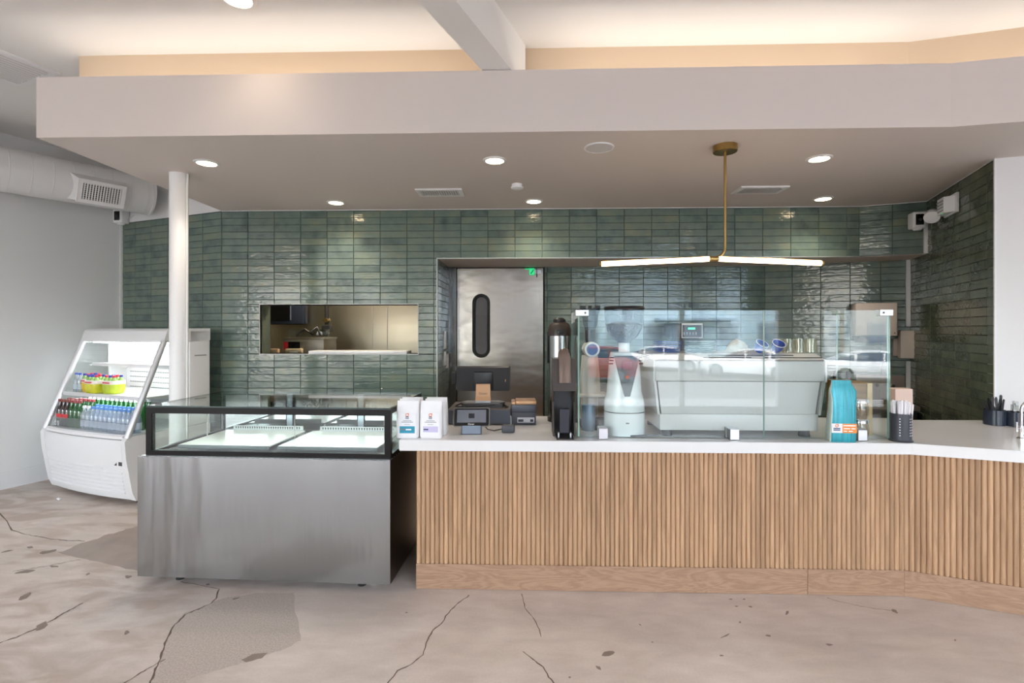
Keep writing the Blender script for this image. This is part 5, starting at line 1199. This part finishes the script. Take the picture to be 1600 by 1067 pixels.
for x in (.10, CW-.10):
    for y in (.14, CDp-.12): MB().lathe([(0,.0005),(.026,.0005),(.026,.02),(.016,.03),(.016,.06),(0,.06)], 16, (x, y, 0)).obj('foot', RUBBER, cl, 40)
def in_cooler(x, y, z): p_ = CO + b1*x + b2*y; return Vector((p_.x, p_.y, z))
t = thing('price_tag', 'small price tag in a clear holder at the front left of the cooler deck', 'price tag', in_cooler(.105, .035, .6125), wr); MB().box(-.035,.035,0,.003,0,.045).obj('card', LBLW, t); MB().box(-.025,.02,-.001,0,.012,.026).obj('print', M('mauve print', (130,110,150), .6), t); MB().box(-.03,.03,-.004,.012,0,.004).obj('holder', CLEARPL, t)
BOTP = [(0,.0),(.029,.0),(.031,.008),(.031,.125),(.026,.155),(.014,.190),(.0125,.225),(0,.225)]
_bm = {}
def bottle_proto(kind):
    gcol, ccol, lcol, fill = {'cola': ((40,24,20),(120,50,44),(214,52,60),None), 'green': ((60,176,84),(224,224,226),None,None), 'greendark': ((44,150,66),(150,60,64),None,None), 'clear': ((226,236,242),(232,236,240),(214,222,234),None), 'blue': ((222,234,246),(84,136,206),(206,216,232),None), 'bluecap': ((226,234,240),(40,70,170),(190,204,214),None)}[kind]
    g = M('bottle '+kind, gcol, .06, spec=.8, coat=.5) if kind in ('cola',) else glass('bottle glass '+kind, tint=gcol, f0=.10, opaque=.30, haze=gcol)
    body = MB().lathe(BOTP, 14).obj('bottle', g, None, 50)
    cap = MB().lathe([(0,.238),(.014,.238),(.0155,.23),(.0155,.214),(0,.214)], 12).obj('cap', M('cap '+kind, ccol, .4), body, 40)
    if lcol: MB().lathe([(.0316,.075 if kind == 'cola' else .03),(.0316,.112 if kind == 'cola' else .095)], 14, cap=False).obj('label', M('bottle label '+kind, lcol, .5), body, 40)
    return body
ORD = ['first','second','third','fourth','fifth','sixth','seventh','eighth','ninth','tenth','eleventh','twelfth']
def bottles(kind, xs, y, z, text_, group, sc_=1.0):
    for k, x in enumerate(xs):
        if kind in _bm: o = copy_tree(_bm[kind])
        else: o = bottle_proto(kind); _bm[kind] = o
        o.location = in_cooler(x, y, z); o.rotation_euler = (0, 0, rnd.uniform(0, 6)); o.scale = (min(1.0, sc_+.1), min(1.0, sc_+.1), sc_); tag(o, text_ % ORD[k], 'bottle', group)
DKZ = .6045
bottles('cola', [.105,.165,.225], .065, DKZ, 'dark cola bottle with red label, %s from the left on the cooler deck', 'cola bottles in the cooler', 1.05)
bottles('greendark', [.287,.349,.411], .065, DKZ, 'green bottle in the front row beside the colas, %s from left', 'green bottles in the cooler', 1.05)
bottles('clear', [.475,.537], .065, DKZ, 'clear silver-capped water bottle in the front row, %s from left', 'clear water bottles in the cooler', .87)
bottles('blue', [.600+.063*k for k in range(9)], .065, DKZ, 'clear blue-capped water bottle in the front row, %s from left', 'blue-capped water bottles in the cooler', .87)
bottles('cola', [.105,.165,.225], .135, DKZ, 'dark cola bottle in the second row, %s from the left', 'cola bottles in the cooler', 1.05)
bottles('greendark', [.287,.349,.411,.475], .135, DKZ, 'green bottle in the second row beside the colas, %s from left', 'green bottles in the cooler', 1.08)
bottles('blue', [.538+.063*k for k in range(10)], .135, DKZ, 'clear blue-capped water bottle in the second row, %s from left', 'blue-capped water bottles in the cooler', .90)
bottles('green', [.30+.066*k for k in range(12)], .21, DKZ, 'green bottle with silver cap in the third row, %s from left', 'green bottles in the cooler', 1.13)
bottles('green', [.30+.066*k for k in range(12)], .28, DKZ, 'green bottle with silver cap in the rear row, %s from left', 'green bottles in the cooler', 1.13)
MZ = .9095
bottles('bluecap', [.085,.140], .205, MZ, 'small clear bottle with blue cap, %s from left on the middle shelf', 'blue-capped bottles on the middle shelf', .74)
JUI = M('yellow juice wrap', (206, 204, 48), .25, var=.15, vscale=18); JUO = M('orange juice wrap', (226, 190, 40), .25, var=.15, vscale=18); JUG = M('lime juice wrap', (186, 204, 60), .25, var=.15, vscale=18)
def juice_pack(x, y, mat, capm, label):
    t = thing('juice_pack', label, 'drinks pack', in_cooler(x, y, MZ), wr, 'juice packs on the middle shelf')
    MB().loft([rr_ring(.150,.115,.03,.002), rr_ring(.175,.13,.04,.03), rr_ring(.185,.135,.045,.075), rr_ring(.178,.13,.045,.118)]).obj('wrap', mat, t, 50)
    MB().loft([rr_ring(.183,.136,.045,.088), rr_ring(.180,.133,.045,.1195)]).obj('label_band', M('pack label', (236, 226, 220), .4), t, 50)
    MB().box(-.05,.05,-.0695,-.066,.096,.108).obj('print', M('red print', (206, 60, 66), .5), t)
    for i in range(3):
        for j in range(2):
            cx_, cy_ = -.055+.055*i, -.03+.06*j
            b_ = MB().lathe([(.022,.1185),(.018,.135),(.011,.150)], 12, (cx_, cy_, 0)).obj('bottle_neck', M('pack bottle', (150, 190, 110), .15), t, 50)
            MB().lathe([(0,.170),(.0125,.170),(.0135,.163),(.0135,.150),(0,.150)], 12, (cx_, cy_, 0)).obj('cap', capm[(i+j) % len(capm)], b_, 40)
CR = M('red cap', (206, 36, 56), .35); CBL = M('blue cap', (38, 48, 150), .35)
juice_pack(.205, .270, JUO, [CBL, CR], 'orange-yellow shrink-wrapped juice pack, left on the middle shelf')
juice_pack(.402, .20, JUI, [CBL, CBL, CR], 'large yellow shrink-wrapped juice pack, middle of the three')
juice_pack(.600, .235, JUG, [CR, CBL], 'lime green shrink-wrapped juice pack nearest the chrome post')
# gum wrapper on the floor
q = onZ(92, 781, 0); o = MB().cbox((0,0,.006), (.03,.02,.010), .002, Matrix.Rotation(.4,3,'Y')).obj('paper_scrap', PAPER, None, None, (q.x, q.y, .003)); tag(o, 'tiny white paper scrap on the floor before the cooler', 'litter')
